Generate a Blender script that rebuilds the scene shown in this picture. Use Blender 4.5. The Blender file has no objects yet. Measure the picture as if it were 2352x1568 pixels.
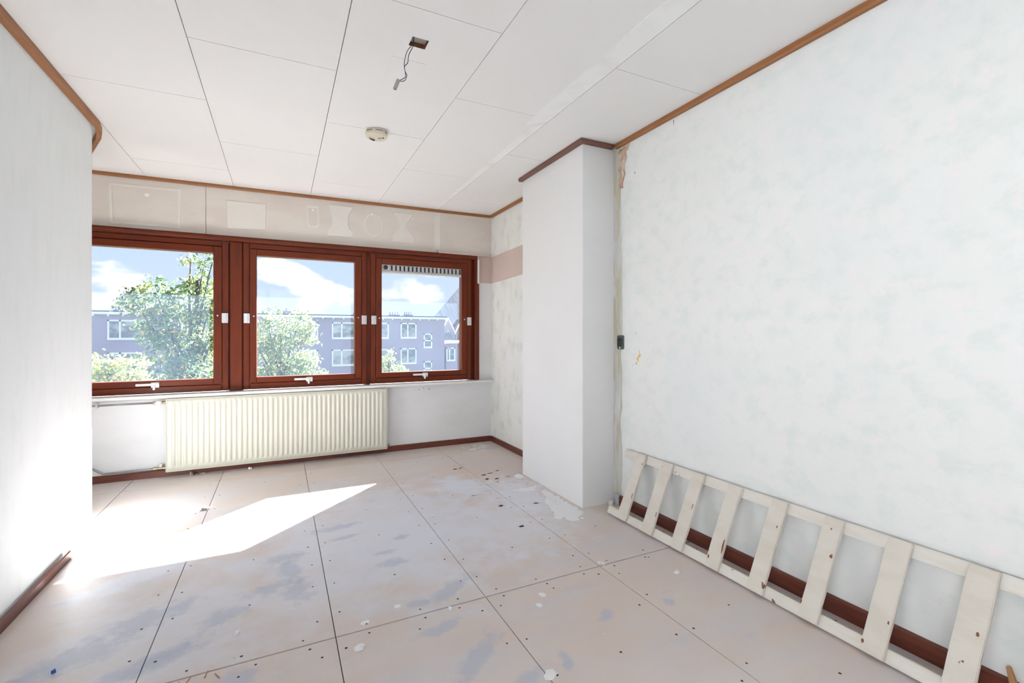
import bpy, bmesh, math, random
import numpy as np
from mathutils import Vector

random.seed(7); np.random.seed(7)
SC = bpy.context.scene
COL = SC.collection

# ------------------------------------------------------------------ camera
cd = bpy.data.cameras.new('camera')
cam = bpy.data.objects.new('camera', cd); COL.objects.link(cam)
cam.location = (0, 0, 1.1455)
cam.rotation_euler = (math.pi / 2, 0, -0.45962)
cd.sensor_width = 36.0
cd.lens = 1074.24 / 2352 * 36.0
cd.shift_y = -(784 - 768.79) / 2352
cd.clip_start = 0.02; cd.clip_end = 500
SC.camera = cam

# ------------------------------------------------------------------ exposure
vs = SC.view_settings
vs.view_transform = 'Standard'; vs.look = 'None'
vs.exposure = 2.6; vs.gamma = 1.0; vs.use_curve_mapping = False

# ------------------------------------------------------------------ world: pale autumn sky with cumulus
SKY_STRENGTH = 0.30
wd = bpy.data.worlds.new('sky'); SC.world = wd; wd.use_nodes = True
nt = wd.node_tree; nt.nodes.clear()
def N(t, kind, **kw):
    n = t.nodes.new(kind)
    for k, v in kw.items():
        setattr(n, k, v)
    return n
o_ = N(nt, 'ShaderNodeOutputWorld'); b_ = N(nt, 'ShaderNodeBackground')
tc = N(nt, 'ShaderNodeTexCoord'); sp = N(nt, 'ShaderNodeSeparateXYZ')
nt.links.new(tc.outputs['Generated'], sp.inputs[0])
gr = N(nt, 'ShaderNodeValToRGB')
gr.color_ramp.elements[0].position = 0.0; gr.color_ramp.elements[0].color = (0.43, 0.50, 0.60, 1)
gr.color_ramp.elements[1].position = 0.6; gr.color_ramp.elements[1].color = (0.24, 0.36, 0.60, 1)
e = gr.color_ramp.elements.new(0.18); e.color = (0.36, 0.45, 0.60, 1)
nt.links.new(sp.outputs['Z'], gr.inputs[0])
mp = N(nt, 'ShaderNodeMapping'); mp.inputs['Scale'].default_value = (3.2, 3.2, 7.0)
mp.inputs['Location'].default_value = (1.3, 0.45, 0.2)
nt.links.new(tc.outputs['Generated'], mp.inputs[0])
cn = N(nt, 'ShaderNodeTexNoise'); cn.inputs['Scale'].default_value = 1.6
cn.inputs['Detail'].default_value = 7; cn.inputs['Roughness'].default_value = 0.52
nt.links.new(mp.outputs[0], cn.inputs['Vector'])
cr = N(nt, 'ShaderNodeValToRGB')
cr.color_ramp.elements[0].position = 0.51; cr.color_ramp.elements[1].position = 0.575
nt.links.new(cn.outputs['Fac'], cr.inputs[0])
mx = N(nt, 'ShaderNodeMixRGB'); mx.inputs['Color2'].default_value = (0.72, 0.72, 0.72, 1)
nt.links.new(cr.outputs[0], mx.inputs[0]); nt.links.new(gr.outputs[0], mx.inputs['Color1'])
nt.links.new(mx.outputs[0], b_.inputs['Color']); b_.inputs['Strength'].default_value = SKY_STRENGTH
nt.links.new(b_.outputs[0], o_.inputs[0])

# ------------------------------------------------------------------ sun (low, from the front right, through the windows)
sl = bpy.data.lights.new('sun', 'SUN'); sl.energy = 14.0; sl.angle = math.radians(0.53)
sl.color = (0.935, 0.965, 1.0)
sun = bpy.data.objects.new('sun', sl); COL.objects.link(sun)
sun.location = (6, 10, 8)
sun.rotation_euler = Vector((-1.25, -1.22, -1.0)).to_track_quat('-Z', 'Y').to_euler()

# ================================================================== helpers
WL = {}      # world location of parents
def tag(o, label=None, cat=None, group=None, kind=None):
    if label: o['label'] = label
    if cat: o['category'] = cat
    if group: o['group'] = group
    if kind: o['kind'] = kind
    return o

def empty(name, loc, label=None, cat=None, group=None, kind=None):
    o = bpy.data.objects.new(name, None); COL.objects.link(o)
    o.empty_display_size = 0.1
    o.location = loc; WL[o.name] = Vector(loc)
    return tag(o, label, cat, group, kind)

def mesh(name, verts, faces, mat, parent=None, smooth=False, bevel=0.0, attr=None):
    """one mesh object, origin at the foot of its bounds; verts are world coordinates"""
    a = np.array(verts, dtype=float)
    c = Vector(((a[:, 0].min() + a[:, 0].max()) / 2, (a[:, 1].min() + a[:, 1].max()) / 2, a[:, 2].min()))
    me = bpy.data.meshes.new(name)
    me.from_pydata([tuple(v - np.array(c)) for v in a], [], faces)
    if bevel > 0:
        bm = bmesh.new(); bm.from_mesh(me)
        bmesh.ops.bevel(bm, geom=list(bm.edges), offset=bevel, segments=1, profile=0.5, affect='EDGES', clamp_overlap=True)
        bm.to_mesh(me); bm.free()
    me.materials.append(mat)
    if smooth:
        for p in me.polygons: p.use_smooth = True
    if attr is not None:
        at = me.attributes.new('fall', 'FLOAT', 'POINT')
        at.data.foreach_set('value', np.array(attr, dtype=np.float32))
    me.update()
    o = bpy.data.objects.new(name, me); COL.objects.link(o)
    if parent is not None:
        o.parent = parent; o.location = c - WL[parent.name]
    else:
        o.location = c
    WL[o.name] = c
    return o

def boxg(x0, x1, y0, y1, z0, z1, base=0):
    v = [(x0, y0, z0), (x1, y0, z0), (x1, y1, z0), (x0, y1, z0), (x0, y0, z1), (x1, y0, z1), (x1, y1, z1), (x0, y1, z1)]
    f = [(0, 3, 2, 1), (4, 5, 6, 7), (0, 1, 5, 4), (1, 2, 6, 5), (2, 3, 7, 6), (3, 0, 4, 7)]
    return v, [tuple(i + base for i in q) for q in f]

def box(name, x0, x1, y0, y1, z0, z1, mat, parent=None, bevel=0.0):
    v, f = boxg(x0, x1, y0, y1, z0, z1)
    return mesh(name, v, f, mat, parent, bevel=bevel)

def boxes(name, lst, mat, parent=None, bevel=0.0):
    V = []; F = []
    for b in lst:
        v, f = boxg(*b, base=len(V)); V += v; F += f
    return mesh(name, V, F, mat, parent, bevel=bevel)

def prism(name, poly, axis, a0, a1, mat, parent=None, bevel=0.0):
    """closed outline (u,v) extruded along axis: 'x':(y,z) 'y':(x,z) 'z':(x,y)"""
    def pt(u, v, a):
        return {'x': (a, u, v), 'y': (u, a, v), 'z': (u, v, a)}[axis]
    n = len(poly)
    V = [pt(u, v, a0) for u, v in poly] + [pt(u, v, a1) for u, v in poly]
    F = [tuple(range(n)), tuple(range(2 * n - 1, n - 1, -1))] + [(i, n + i, n + (i + 1) % n, (i + 1) % n) for i in range(n)]
    o = mesh(name, V, F, mat, parent)
    bm = bmesh.new(); bm.from_mesh(o.data); bmesh.ops.recalc_face_normals(bm, faces=bm.faces)
    if bevel: bmesh.ops.bevel(bm, geom=list(bm.edges), offset=bevel, segments=1, affect='EDGES', clamp_overlap=True)
    bm.to_mesh(o.data); bm.free()
    return o

def tube_geo(pts, r, n=10, base=0):
    pts = [Vector(p) for p in pts]; V = []; F = []
    rr = r if isinstance(r, (list, tuple)) else [r] * len(pts)
    up = None
    for i, p in enumerate(pts):
        d = (pts[min(i + 1, len(pts) - 1)] - pts[max(i - 1, 0)]).normalized()
        if up is None:
            up = d.orthogonal().normalized()
        up = (up - d * up.dot(d)).normalized(); s = d.cross(up)
        for k in range(n):
            a = 2 * math.pi * k / n
            V.append(tuple(p + (up * math.cos(a) + s * math.sin(a)) * rr[i]))
    for i in range(len(pts) - 1):
        for k in range(n):
            F.append((base + i * n + k, base + i * n + (k + 1) % n, base + (i + 1) * n + (k + 1) % n, base + (i + 1) * n + k))
    F.append(tuple(base + k for k in range(n - 1, -1, -1)))
    m = base + (len(pts) - 1) * n
    F.append(tuple(m + k for k in range(n)))
    return V, F

def tube(name, pts, r, mat, parent=None, n=10):
    V, F = tube_geo(pts, r, n)
    return mesh(name, V, F, mat, parent, smooth=True)

def smooth_path(pts, k=6):
    pts = [Vector(p) for p in pts]; out = []
    P = [pts[0]] + pts + [pts[-1]]
    for i in range(1, len(P) - 2):
        a, b, c, d = P[i - 1], P[i], P[i + 1], P[i + 2]
        for j in range(k):
            t = j / k
            out.append(0.5 * ((2 * b) + (c - a) * t + (2 * a - 5 * b + 4 * c - d) * t * t + (3 * b - a - 3 * c + d) * t ** 3))
    out.append(pts[-1]); return out

def lathe(name, prof, centre, mat, parent=None, n=48, axis='z'):
    V = []; F = []
    for r, z in prof:
        for k in range(n):
            a = 2 * math.pi * k / n
            if axis == 'z': V.append((centre[0] + r * math.cos(a), centre[1] + r * math.sin(a), centre[2] + z))
            elif axis == 'x': V.append((centre[0] + z, centre[1] + r * math.cos(a), centre[2] + r * math.sin(a)))
            else: V.append((centre[0] + r * math.cos(a), centre[1] + z, centre[2] + r * math.sin(a)))
    for i in range(len(prof) - 1):
        for k in range(n):
            F.append((i * n + k, i * n + (k + 1) % n, (i + 1) * n + (k + 1) % n, (i + 1) * n + k))
    F.append(tuple(range(n - 1, -1, -1))); F.append(tuple((len(prof) - 1) * n + k for k in range(n)))
    o = mesh(name, V, F, mat, parent)
    bm = bmesh.new(); bm.from_mesh(o.data); bmesh.ops.recalc_face_normals(bm, faces=bm.faces); bm.to_mesh(o.data); bm.free()
    return o

def sweep(name, path, prof, mat, parent=None, side=1):
    """path: (x,y) polyline; prof: closed (offset from path, z or callable of x); mitred"""
    P = [Vector(p) for p in path]; V = []; m = len(prof)
    for i, p in enumerate(P):
        d0 = (P[i] - P[i - 1]).normalized() if i > 0 else (P[1] - P[0]).normalized()
        d1 = (P[i + 1] - P[i]).normalized() if i < len(P) - 1 else d0
        n0 = Vector((d0.y, -d0.x)) * side; n1 = Vector((d1.y, -d1.x)) * side
        b = (n0 + n1).normalized(); k = 1 / max(0.3, b.dot(n0))
        for off, z in prof:
            q = p + b * off * k
            V.append((q.x, q.y, z(q.x) if callable(z) else z))
    F = []
    for i in range(len(P) - 1):
        for k in range(m):
            F.append((i * m + k, i * m + (k + 1) % m, (i + 1) * m + (k + 1) % m, (i + 1) * m + k))
    F.append(tuple(range(m))); F.append(tuple((len(P) - 1) * m + k for k in range(m - 1, -1, -1)))
    o = mesh(name, V, F, mat, parent)
    bm = bmesh.new(); bm.from_mesh(o.data); bmesh.ops.recalc_face_normals(bm, faces=bm.faces); bm.to_mesh(o.data); bm.free()
    return o

def copy_tree(o, loc, parent=None):
    c = o.copy(); COL.objects.link(c); c.parent = parent; c.location = loc
    for ch in o.children: copy_tree(ch, ch.location, c)
    return c

# ------------------------------------------------------------------ materials
def mat(name, color, rough=0.6, layers=(), bump=None, spec=0.5, metallic=0.0, trans=None):
    """layers: (scale xyz, detail, lo, hi, colour, strength); bump: (scale xyz, strength, distance)"""
    m = bpy.data.materials.new(name); m.use_nodes = True; t = m.node_tree
    p = t.nodes['Principled BSDF']
    p.inputs['Roughness'].default_value = rough
    p.inputs['Specular IOR Level'].default_value = spec
    p.inputs['Metallic'].default_value = metallic
    geo = N(t, 'ShaderNodeNewGeometry')
    col = N(t, 'ShaderNodeRGB'); col.outputs[0].default_value = (*color, 1); last = col.outputs[0]
    def noise(scale, detail, off):
        g = N(t, 'ShaderNodeMapping'); g.inputs['Scale'].default_value = scale
        g.inputs['Location'].default_value = (off * 3.7, off * 1.9, off * 5.3)
        t.links.new(geo.outputs['Position'], g.inputs[0])
        n = N(t, 'ShaderNodeTexNoise'); n.inputs['Scale'].default_value = 1.0
        n.inputs['Detail'].default_value = detail; n.inputs['Roughness'].default_value = 0.6
        t.links.new(g.outputs[0], n.inputs['Vector'])
        return n.outputs['Fac']
    for i, (sc, det, lo, hi, c, st) in enumerate(layers):
        f = noise(sc, det, i + 1)
        mr = N(t, 'ShaderNodeMapRange'); mr.clamp = True
        mr.inputs['From Min'].default_value = lo; mr.inputs['From Max'].default_value = hi
        mr.inputs['To Max'].default_value = st
        t.links.new(f, mr.inputs['Value'])
        mixn = N(t, 'ShaderNodeMixRGB'); mixn.inputs['Color2'].default_value = (*c, 1)
        t.links.new(mr.outputs[0], mixn.inputs[0]); t.links.new(last, mixn.inputs['Color1']); last = mixn.outputs[0]
    t.links.new(last, p.inputs['Base Color'])
    if bump:
        sc, st, dist = bump
        bn = N(t, 'ShaderNodeBump'); bn.inputs['Strength'].default_value = st; bn.inputs['Distance'].default_value = dist
        t.links.new(noise(sc, 4, 9), bn.inputs['Height']); t.links.new(bn.outputs[0], p.inputs['Normal'])
    return m

M = {}
M['paper_right'] = mat('wallpaper_right', (0.82, 0.83, 0.805), 0.7, [
    ((11, 11, 13), 4, 0.48, 0.66, (0.735, 0.785, 0.75), 0.75),
    ((13, 13, 15), 4, 0.53, 0.68, (0.865, 0.82, 0.815), 0.9),
    ((1.5, 1.5, 1.2), 2, 0.5, 0.75, (0.78, 0.80, 0.815), 0.5)], bump=((120, 120, 120), 0.25, 0.002))
M['paper_left'] = mat('wallpaper_left', (0.82, 0.84, 0.85), 0.7, [
    ((14, 14, 4), 3, 0.48, 0.66, (0.785, 0.81, 0.80), 0.8),
    ((20, 20, 6), 3, 0.54, 0.7, (0.85, 0.84, 0.84), 0.8)], bump=((120, 120, 60), 0.25, 0.002))
M['paper_recess'] = mat('wallpaper_recess', (0.84, 0.845, 0.81), 0.7, [
    ((8, 8, 6), 4, 0.5, 0.66, (0.69, 0.72, 0.66), 0.8),
    ((12, 12, 8), 3, 0.55, 0.7, (0.84, 0.84, 0.82), 0.7)], bump=((120, 120, 120), 0.25, 0.002))
M['plaster'] = mat('column_plaster', (0.84, 0.835, 0.83), 0.6, [((2, 2, 2), 3, 0.45, 0.7, (0.81, 0.80, 0.795), 0.6)], bump=((90, 90, 90), 0.1, 0.001))
M['ceiling'] = mat('ceiling_paint', (0.88, 0.87, 0.86), 0.65, [((1.2, 1.2, 1.2), 3, 0.45, 0.75, (0.86, 0.84, 0.82), 0.6)], bump=((160, 160, 160), 0.08, 0.001))
M['tape'] = mat('joint_filler', (0.93, 0.93, 0.925), 0.6, [((6, 6, 6), 3, 0.5, 0.7, (0.82, 0.80, 0.77), 0.5)])
M['slab'] = mat('dark_joint', (0.07, 0.05, 0.04), 0.9)
M['ceil_slab'] = mat('ceiling_joint', (0.40, 0.36, 0.32), 0.9)
M['beige'] = mat('beige_board', (0.78, 0.725, 0.655), 0.7, [((2.5, 2.5, 5), 4, 0.42, 0.7, (0.73, 0.65, 0.58), 0.9)], bump=((150, 150, 150), 0.1, 0.001))
M['beige_pale'] = mat('beige_filler', (0.83, 0.79, 0.725), 0.65, [((6, 6, 6), 3, 0.45, 0.7, (0.80, 0.75, 0.68), 0.7)])
M['white_blob'] = mat('white_filler', (0.88, 0.88, 0.88), 0.6)
M['lower_wall'] = mat('lower_wall_paint', (0.84, 0.835, 0.84), 0.7, [((1.5, 1.5, 3), 4, 0.48, 0.7, (0.77, 0.755, 0.745), 0.7)], bump=((60, 60, 60), 0.15, 0.002))
M['mauve'] = mat('mauve_band', (0.66, 0.53, 0.475), 0.75, [((4, 4, 4), 3, 0.45, 0.7, (0.61, 0.49, 0.44), 0.6)])
M['mahogany'] = mat('mahogany', (0.17, 0.030, 0.009), 0.36, [
    ((30, 30, 3), 3, 0.45, 0.65, (0.095, 0.020, 0.014), 0.7)], bump=((60, 60, 5), 0.08, 0.001), spec=0.25)
M['mahogany_h'] = mat('mahogany_rail', (0.17, 0.030, 0.009), 0.36, [
    ((3, 30, 30), 3, 0.45, 0.65, (0.095, 0.020, 0.014), 0.7)], bump=((5, 60, 60), 0.08, 0.001), spec=0.25)
M['skirt'] = mat('baseboard_wood', (0.155, 0.042, 0.024), 0.4, [((4, 4, 50), 3, 0.45, 0.65, (0.09, 0.022, 0.014), 0.8)], bump=((8, 8, 90), 0.1, 0.001))
M['trimwood'] = mat('ceiling_trim_wood', (0.35, 0.145, 0.05), 0.5, [((4, 4, 60), 3, 0.45, 0.65, (0.28, 0.108, 0.038), 0.8)])
M['trimdark'] = mat('column_trim_wood', (0.19, 0.085, 0.062), 0.5, [((5, 5, 60), 3, 0.45, 0.65, (0.14, 0.06, 0.045), 0.8)])
M['sill'] = mat('sill_white', (0.83, 0.82, 0.80), 0.35)
M['caulk'] = mat('grey_strip', (0.50, 0.52, 0.55), 0.7)
M['cream'] = mat('radiator_enamel', (0.70, 0.68, 0.575), 0.32)
M['pipe'] = mat('dark_pipe', (0.30, 0.30, 0.29), 0.35, metallic=0.6)
M['brass'] = mat('old_brass', (0.42, 0.33, 0.22), 0.4, metallic=0.8)
M['valve'] = mat('valve_plastic', (0.80, 0.78, 0.70), 0.4)
M['metal'] = mat('hinge_metal', (0.72, 0.72, 0.74), 0.3, metallic=0.7)
M['handle'] = mat('white_metal', (0.82, 0.82, 0.82), 0.3)
M['grille'] = mat('grille_plastic', (0.62, 0.615, 0.60), 0.5)
M['slot'] = mat('dark_slot', (0.012, 0.02, 0.04), 0.6)
M['detector'] = mat('aged_plastic', (0.74, 0.68, 0.54), 0.4)
M['dark'] = mat('dark_plastic', (0.02, 0.02, 0.022), 0.5)
M['boxgrey'] = mat('box_grey', (0.09, 0.105, 0.11), 0.5)
M['boxedge'] = mat('raw_wood_edge', (0.24, 0.085, 0.035), 0.8, [((90, 90, 90), 3, 0.5, 0.6, (0.06, 0.03, 0.02), 0.9)])
M['boxplate'] = mat('box_plate', (0.50, 0.46, 0.42), 0.6, [((70, 70, 70), 3, 0.55, 0.62, (0.12, 0.09, 0.08), 0.9)])
M['wire_blue'] = mat('blue_wire', (0.01, 0.05, 0.10), 0.4)
M['wire_black'] = mat('black_wire', (0.025, 0.02, 0.02), 0.4)
M['connector'] = mat('connector_plastic', (0.42, 0.40, 0.37), 0.4)
M['ladder'] = mat('peeling_paint', (0.69, 0.645, 0.57), 0.5, [
    ((40, 5, 5), 3, 0.42, 0.68, (0.63, 0.575, 0.49), 0.8),
    ((16, 16, 16), 3, 0.70, 0.72, (0.20, 0.075, 0.03), 1.0)], bump=((90, 90, 8), 0.35, 0.002))
M['ladder_rail'] = mat('peeling_paint_rail', (0.73, 0.695, 0.63), 0.5, [
    ((5, 5, 40), 3, 0.42, 0.68, (0.66, 0.615, 0.53), 0.7),
    ((14, 14, 14), 3, 0.71, 0.73, (0.20, 0.075, 0.03), 1.0)], bump=((8, 8, 90), 0.3, 0.002))
M['rawwood'] = mat('raw_brown_wood', (0.42, 0.20, 0.075), 0.6)
M['floor'] = mat('floor_chipboard', (0.70, 0.595, 0.535), 0.45, [
    ((2.2, 5, 1), 5, 0.44, 0.66, (0.645, 0.62, 0.65), 0.7),
    ((1.1, 2.3, 1), 4, 0.50, 0.68, (0.72, 0.67, 0.64), 0.7),
    ((3.5, 9, 1), 5, 0.62, 0.70, (0.57, 0.57, 0.63), 0.5),
    ((260, 260, 1), 2, 0.5, 0.75, (0.61, 0.53, 0.49), 0.35)], bump=((200, 200, 1), 0.08, 0.001), spec=0.25)
def dirt_sheen_zones(m, zones, color):
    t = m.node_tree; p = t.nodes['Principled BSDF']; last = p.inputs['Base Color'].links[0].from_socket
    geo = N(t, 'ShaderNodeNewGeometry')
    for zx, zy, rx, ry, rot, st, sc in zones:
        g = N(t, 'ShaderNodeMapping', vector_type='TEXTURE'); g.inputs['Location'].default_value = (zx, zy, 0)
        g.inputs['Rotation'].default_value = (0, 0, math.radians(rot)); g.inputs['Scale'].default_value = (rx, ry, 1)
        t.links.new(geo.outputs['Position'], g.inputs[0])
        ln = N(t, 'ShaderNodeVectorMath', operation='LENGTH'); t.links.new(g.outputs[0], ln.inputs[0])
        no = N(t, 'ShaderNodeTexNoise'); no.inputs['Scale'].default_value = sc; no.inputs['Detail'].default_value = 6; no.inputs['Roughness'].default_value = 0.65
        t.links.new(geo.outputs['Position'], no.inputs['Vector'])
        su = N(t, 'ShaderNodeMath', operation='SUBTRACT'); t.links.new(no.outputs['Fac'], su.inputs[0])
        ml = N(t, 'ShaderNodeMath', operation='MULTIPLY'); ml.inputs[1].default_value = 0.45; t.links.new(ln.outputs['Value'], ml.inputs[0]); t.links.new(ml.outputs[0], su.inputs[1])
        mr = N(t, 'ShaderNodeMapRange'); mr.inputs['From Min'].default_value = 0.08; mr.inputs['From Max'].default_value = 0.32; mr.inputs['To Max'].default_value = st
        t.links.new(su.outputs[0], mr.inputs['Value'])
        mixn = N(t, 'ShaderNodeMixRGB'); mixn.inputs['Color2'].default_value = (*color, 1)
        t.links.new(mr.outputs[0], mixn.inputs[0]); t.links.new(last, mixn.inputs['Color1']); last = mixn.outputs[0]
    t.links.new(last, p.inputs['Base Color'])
dirt_sheen_zones(M['floor'], [(0.35, 2.55, .95, .8, 0, .55, 3.5), (-.45, 2.2, .6, .5, 20, .5, 4), (1.22, 3.36, .26, .34, 0, .9, 7), (0.6, 2.9, .8, 1.0, 20, .6, 5), (1.25, 2.6, .5, .6, 0, .55, 9), (-.62, 2.75, .3, .1, 25, .7, 8), (1.55, 3.0, .3, .5, 0, .8, 14)], (0.76, 0.775, 0.85))  # pale dust, with the floor's blue sky sheen painted into its colour
SM = [(0.022, 2.666, .09, .05, 0), (0.044, 2.50, .05, .13, 8), (0.071, 2.32, .06, .09, 5), (-0.05, 2.38, .10, .04, 20), (0.501, 2.374, .08, .035, 5), (0.489, 2.503, .07, .022, 0),
      (0.673, 2.004, .15, .035, 30), (0.536, 1.967, .06, .02, 0), (0.628, 1.543, .14, .035, 40), (0.56, 1.758, .09, .03, 15), (-0.489, 2.335, .17, .06, 28), (-0.464, 2.005, .28, .035, 30),
      (-0.363, 2.034, .12, .04, 25), (-0.648, 2.182, .16, .07, 20), (0.910, 1.405, .02, .035, 0), (0.893, 1.365, .02, .02, 0), (0.33, 2.795, .07, .02, 10), (0.751, 1.372, .07, .03, 20),
      (-0.75, 2.1, .1, .04, 20), (-0.20, 2.23, .1, .04, 10), (0.30, 2.95, .12, .03, 10), (0.62, 2.66, .04, .03, 0), (-0.13, 1.80, .05, .05, 0), (1.5, 1.5, .03, .02, 0), (1.2, 1.55, .05, .02, 40)]
dirt_sheen_zones(M['floor'], [(x, y, a * 1.35, b * 1.6, r, .60, 15) for x, y, a, b, r in SM], (0.47, 0.50, 0.60))
M['screw'] = mat('screw_hole', (0.045, 0.028, 0.02), 0.7)
M['chip'] = mat('plaster_chip', (0.85, 0.84, 0.82), 0.7)
M['shaving'] = mat('pale_shaving', (0.92, 0.89, 0.83), 0.7)
M['rubble'] = mat('grey_rubble', (0.30, 0.27, 0.25), 0.8, [((60, 60, 60), 2, 0.5, 0.6, (0.14, 0.11, 0.10), 0.9)])
M['bluebit'] = mat('blue_plastic', (0.03, 0.12, 0.45), 0.4)
M['torn'] = mat('torn_paper', (0.62, 0.42, 0.31), 0.8, [((25, 25, 12), 4, 0.45, 0.6, (0.75, 0.66, 0.56), 0.9)])
M['glue'] = mat('glue_strip', (0.70, 0.69, 0.64), 0.8, [
    ((20, 20, 3), 4, 0.46, 0.58, (0.60, 0.56, 0.38), 0.8), ((9, 20, 4), 4, 0.52, 0.62, (0.78, 0.78, 0.79), 0.9)])
M['yellow'] = mat('yellow_plaster', (0.80, 0.56, 0.16), 0.8)
M['tear_grey'] = mat('grey_tear', (0.45, 0.45, 0.43), 0.8)
# outside
M['brick'] = mat('brick', (0.31, 0.275, 0.36), 0.85, [((8, 8, 16), 3, 0.4, 0.7, (0.31, 0.26, 0.33), 0.8)])  # brick colour lifted towards blue to carry the outdoor haze
M['extwhite'] = mat('exterior_white', (0.75, 0.75, 0.75), 0.6)
M['extglass'] = mat('exterior_pane', (0.12, 0.14, 0.16), 0.15, [((0.8, 0.8, 1.1), 3, 0.45, 0.6, (0.40, 0.42, 0.43), 0.8)])
M['slate'] = mat('slate_roof', (0.10, 0.115, 0.15), 0.8, [((3, 0.3, 0.3), 2, 0.45, 0.6, (0.16, 0.18, 0.22), 0.8)], spec=0.1)
M['stone'] = mat('church_stone', (0.20, 0.19, 0.20), 0.8)
M['bark'] = mat('bark', (0.05, 0.04, 0.035), 0.9)
M['ground'] = mat('ground_grass', (0.05, 0.06, 0.03), 0.95, [((0.4, 0.4, 1), 4, 0.45, 0.6, (0.07, 0.065, 0.06), 0.8)])
M['render'] = mat('pale_render', (0.39, 0.39, 0.39), 0.9)
M['render2'] = mat('pale_render_rear', (0.15, 0.15, 0.15), 0.9)
M['paving'] = mat('pale_paving', (0.82, 0.82, 0.83), 0.9)
M['roofdark'] = mat('roof_felt', (0.05, 0.05, 0.055), 0.9)

def leaf_mat(name, c1, c2, c3):
    m = bpy.data.materials.new(name); m.use_nodes = True; t = m.node_tree; t.nodes.clear()
    out = N(t, 'ShaderNodeOutputMaterial'); d = N(t, 'ShaderNodeBsdfDiffuse'); tr = N(t, 'ShaderNodeBsdfTranslucent')
    mxs = N(t, 'ShaderNodeMixShader'); mxs.inputs[0].default_value = 0.5
    at = N(t, 'ShaderNodeAttribute'); at.attribute_name = 'fall'
    r = N(t, 'ShaderNodeValToRGB'); el = r.color_ramp.elements
    el[0].position = 0; el[0].color = (*c1, 1); el[1].position = 1; el[1].color = (*c3, 1)
    q = el.new(0.6); q.color = (*c2, 1)
    t.links.new(at.outputs['Fac'], r.inputs[0])
    t.links.new(r.outputs[0], d.inputs[0]); t.links.new(r.outputs[0], tr.inputs[0])
    t.links.new(d.outputs[0], mxs.inputs[1]); t.links.new(tr.outputs[0], mxs.inputs[2]); t.links.new(mxs.outputs[0], out.inputs[0])
    return m
M['leaf'] = leaf_mat('leaf_green', (0.09, 0.155, 0.09), (0.27, 0.32, 0.12), (0.62, 0.38, 0.14))
M['leaf_y'] = leaf_mat('leaf_yellowing', (0.14, 0.20, 0.09), (0.34, 0.37, 0.13), (0.58, 0.40, 0.16))
M['leaf_dark'] = leaf_mat('needle_dark', (0.012, 0.022, 0.014), (0.015, 0.026, 0.016), (0.02, 0.03, 0.018))

def glass_mat():
    m = bpy.data.materials.new('dusty_glass'); m.use_nodes = True; t = m.node_tree; t.nodes.clear()
    out = N(t, 'ShaderNodeOutputMaterial'); tp = N(t, 'ShaderNodeBsdfTransparent'); tl = N(t, 'ShaderNodeBsdfTranslucent')
    gl = N(t, 'ShaderNodeBsdfGlossy'); gl.inputs['Roughness'].default_value = 0.0
    tp.inputs[0].default_value = (0.97, 0.98, 0.98, 1); tl.inputs[0].default_value = (0.55, 0.73, 1.0, 1)
    geo = N(t, 'ShaderNodeNewGeometry')
    n1 = N(t, 'ShaderNodeTexNoise'); n1.inputs['Scale'].default_value = 2.2; n1.inputs['Detail'].default_value = 3
    n2 = N(t, 'ShaderNodeTexNoise'); n2.inputs['Scale'].default_value = 170; n2.inputs['Detail'].default_value = 1
    t.links.new(geo.outputs['Position'], n1.inputs['Vector']); t.links.new(geo.outputs['Position'], n2.inputs['Vector'])
    a = N(t, 'ShaderNodeMapRange'); a.inputs['From Min'].default_value = 0.3; a.inputs['From Max'].default_value = 0.7
    a.inputs['To Min'].default_value = 0.008; a.inputs['To Max'].default_value = 0.012
    b = N(t, 'ShaderNodeMapRange'); b.inputs['From Min'].default_value = 0.66; b.inputs['From Max'].default_value = 0.74
    b.inputs['To Min'].default_value = 0.0; b.inputs['To Max'].default_value = 0.015
    t.links.new(n1.outputs['Fac'], a.inputs['Value']); t.links.new(n2.outputs['Fac'], b.inputs['Value'])
    s = N(t, 'ShaderNodeMath', operation='ADD'); t.links.new(a.outputs[0], s.inputs[0]); t.links.new(b.outputs[0], s.inputs[1])
    m1 = N(t, 'ShaderNodeMixShader'); t.links.new(s.outputs[0], m1.inputs[0]); t.links.new(tp.outputs[0], m1.inputs[1]); t.links.new(tl.outputs[0], m1.inputs[2])
    m2 = N(t, 'ShaderNodeMixShader'); m2.inputs[0].default_value = 0.012
    t.links.new(m1.outputs[0], m2.inputs[1]); t.links.new(gl.outputs[0], m2.inputs[2]); t.links.new(m2.outputs[0], out.inputs[0])
    return m
M['glass'] = glass_mat()

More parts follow.
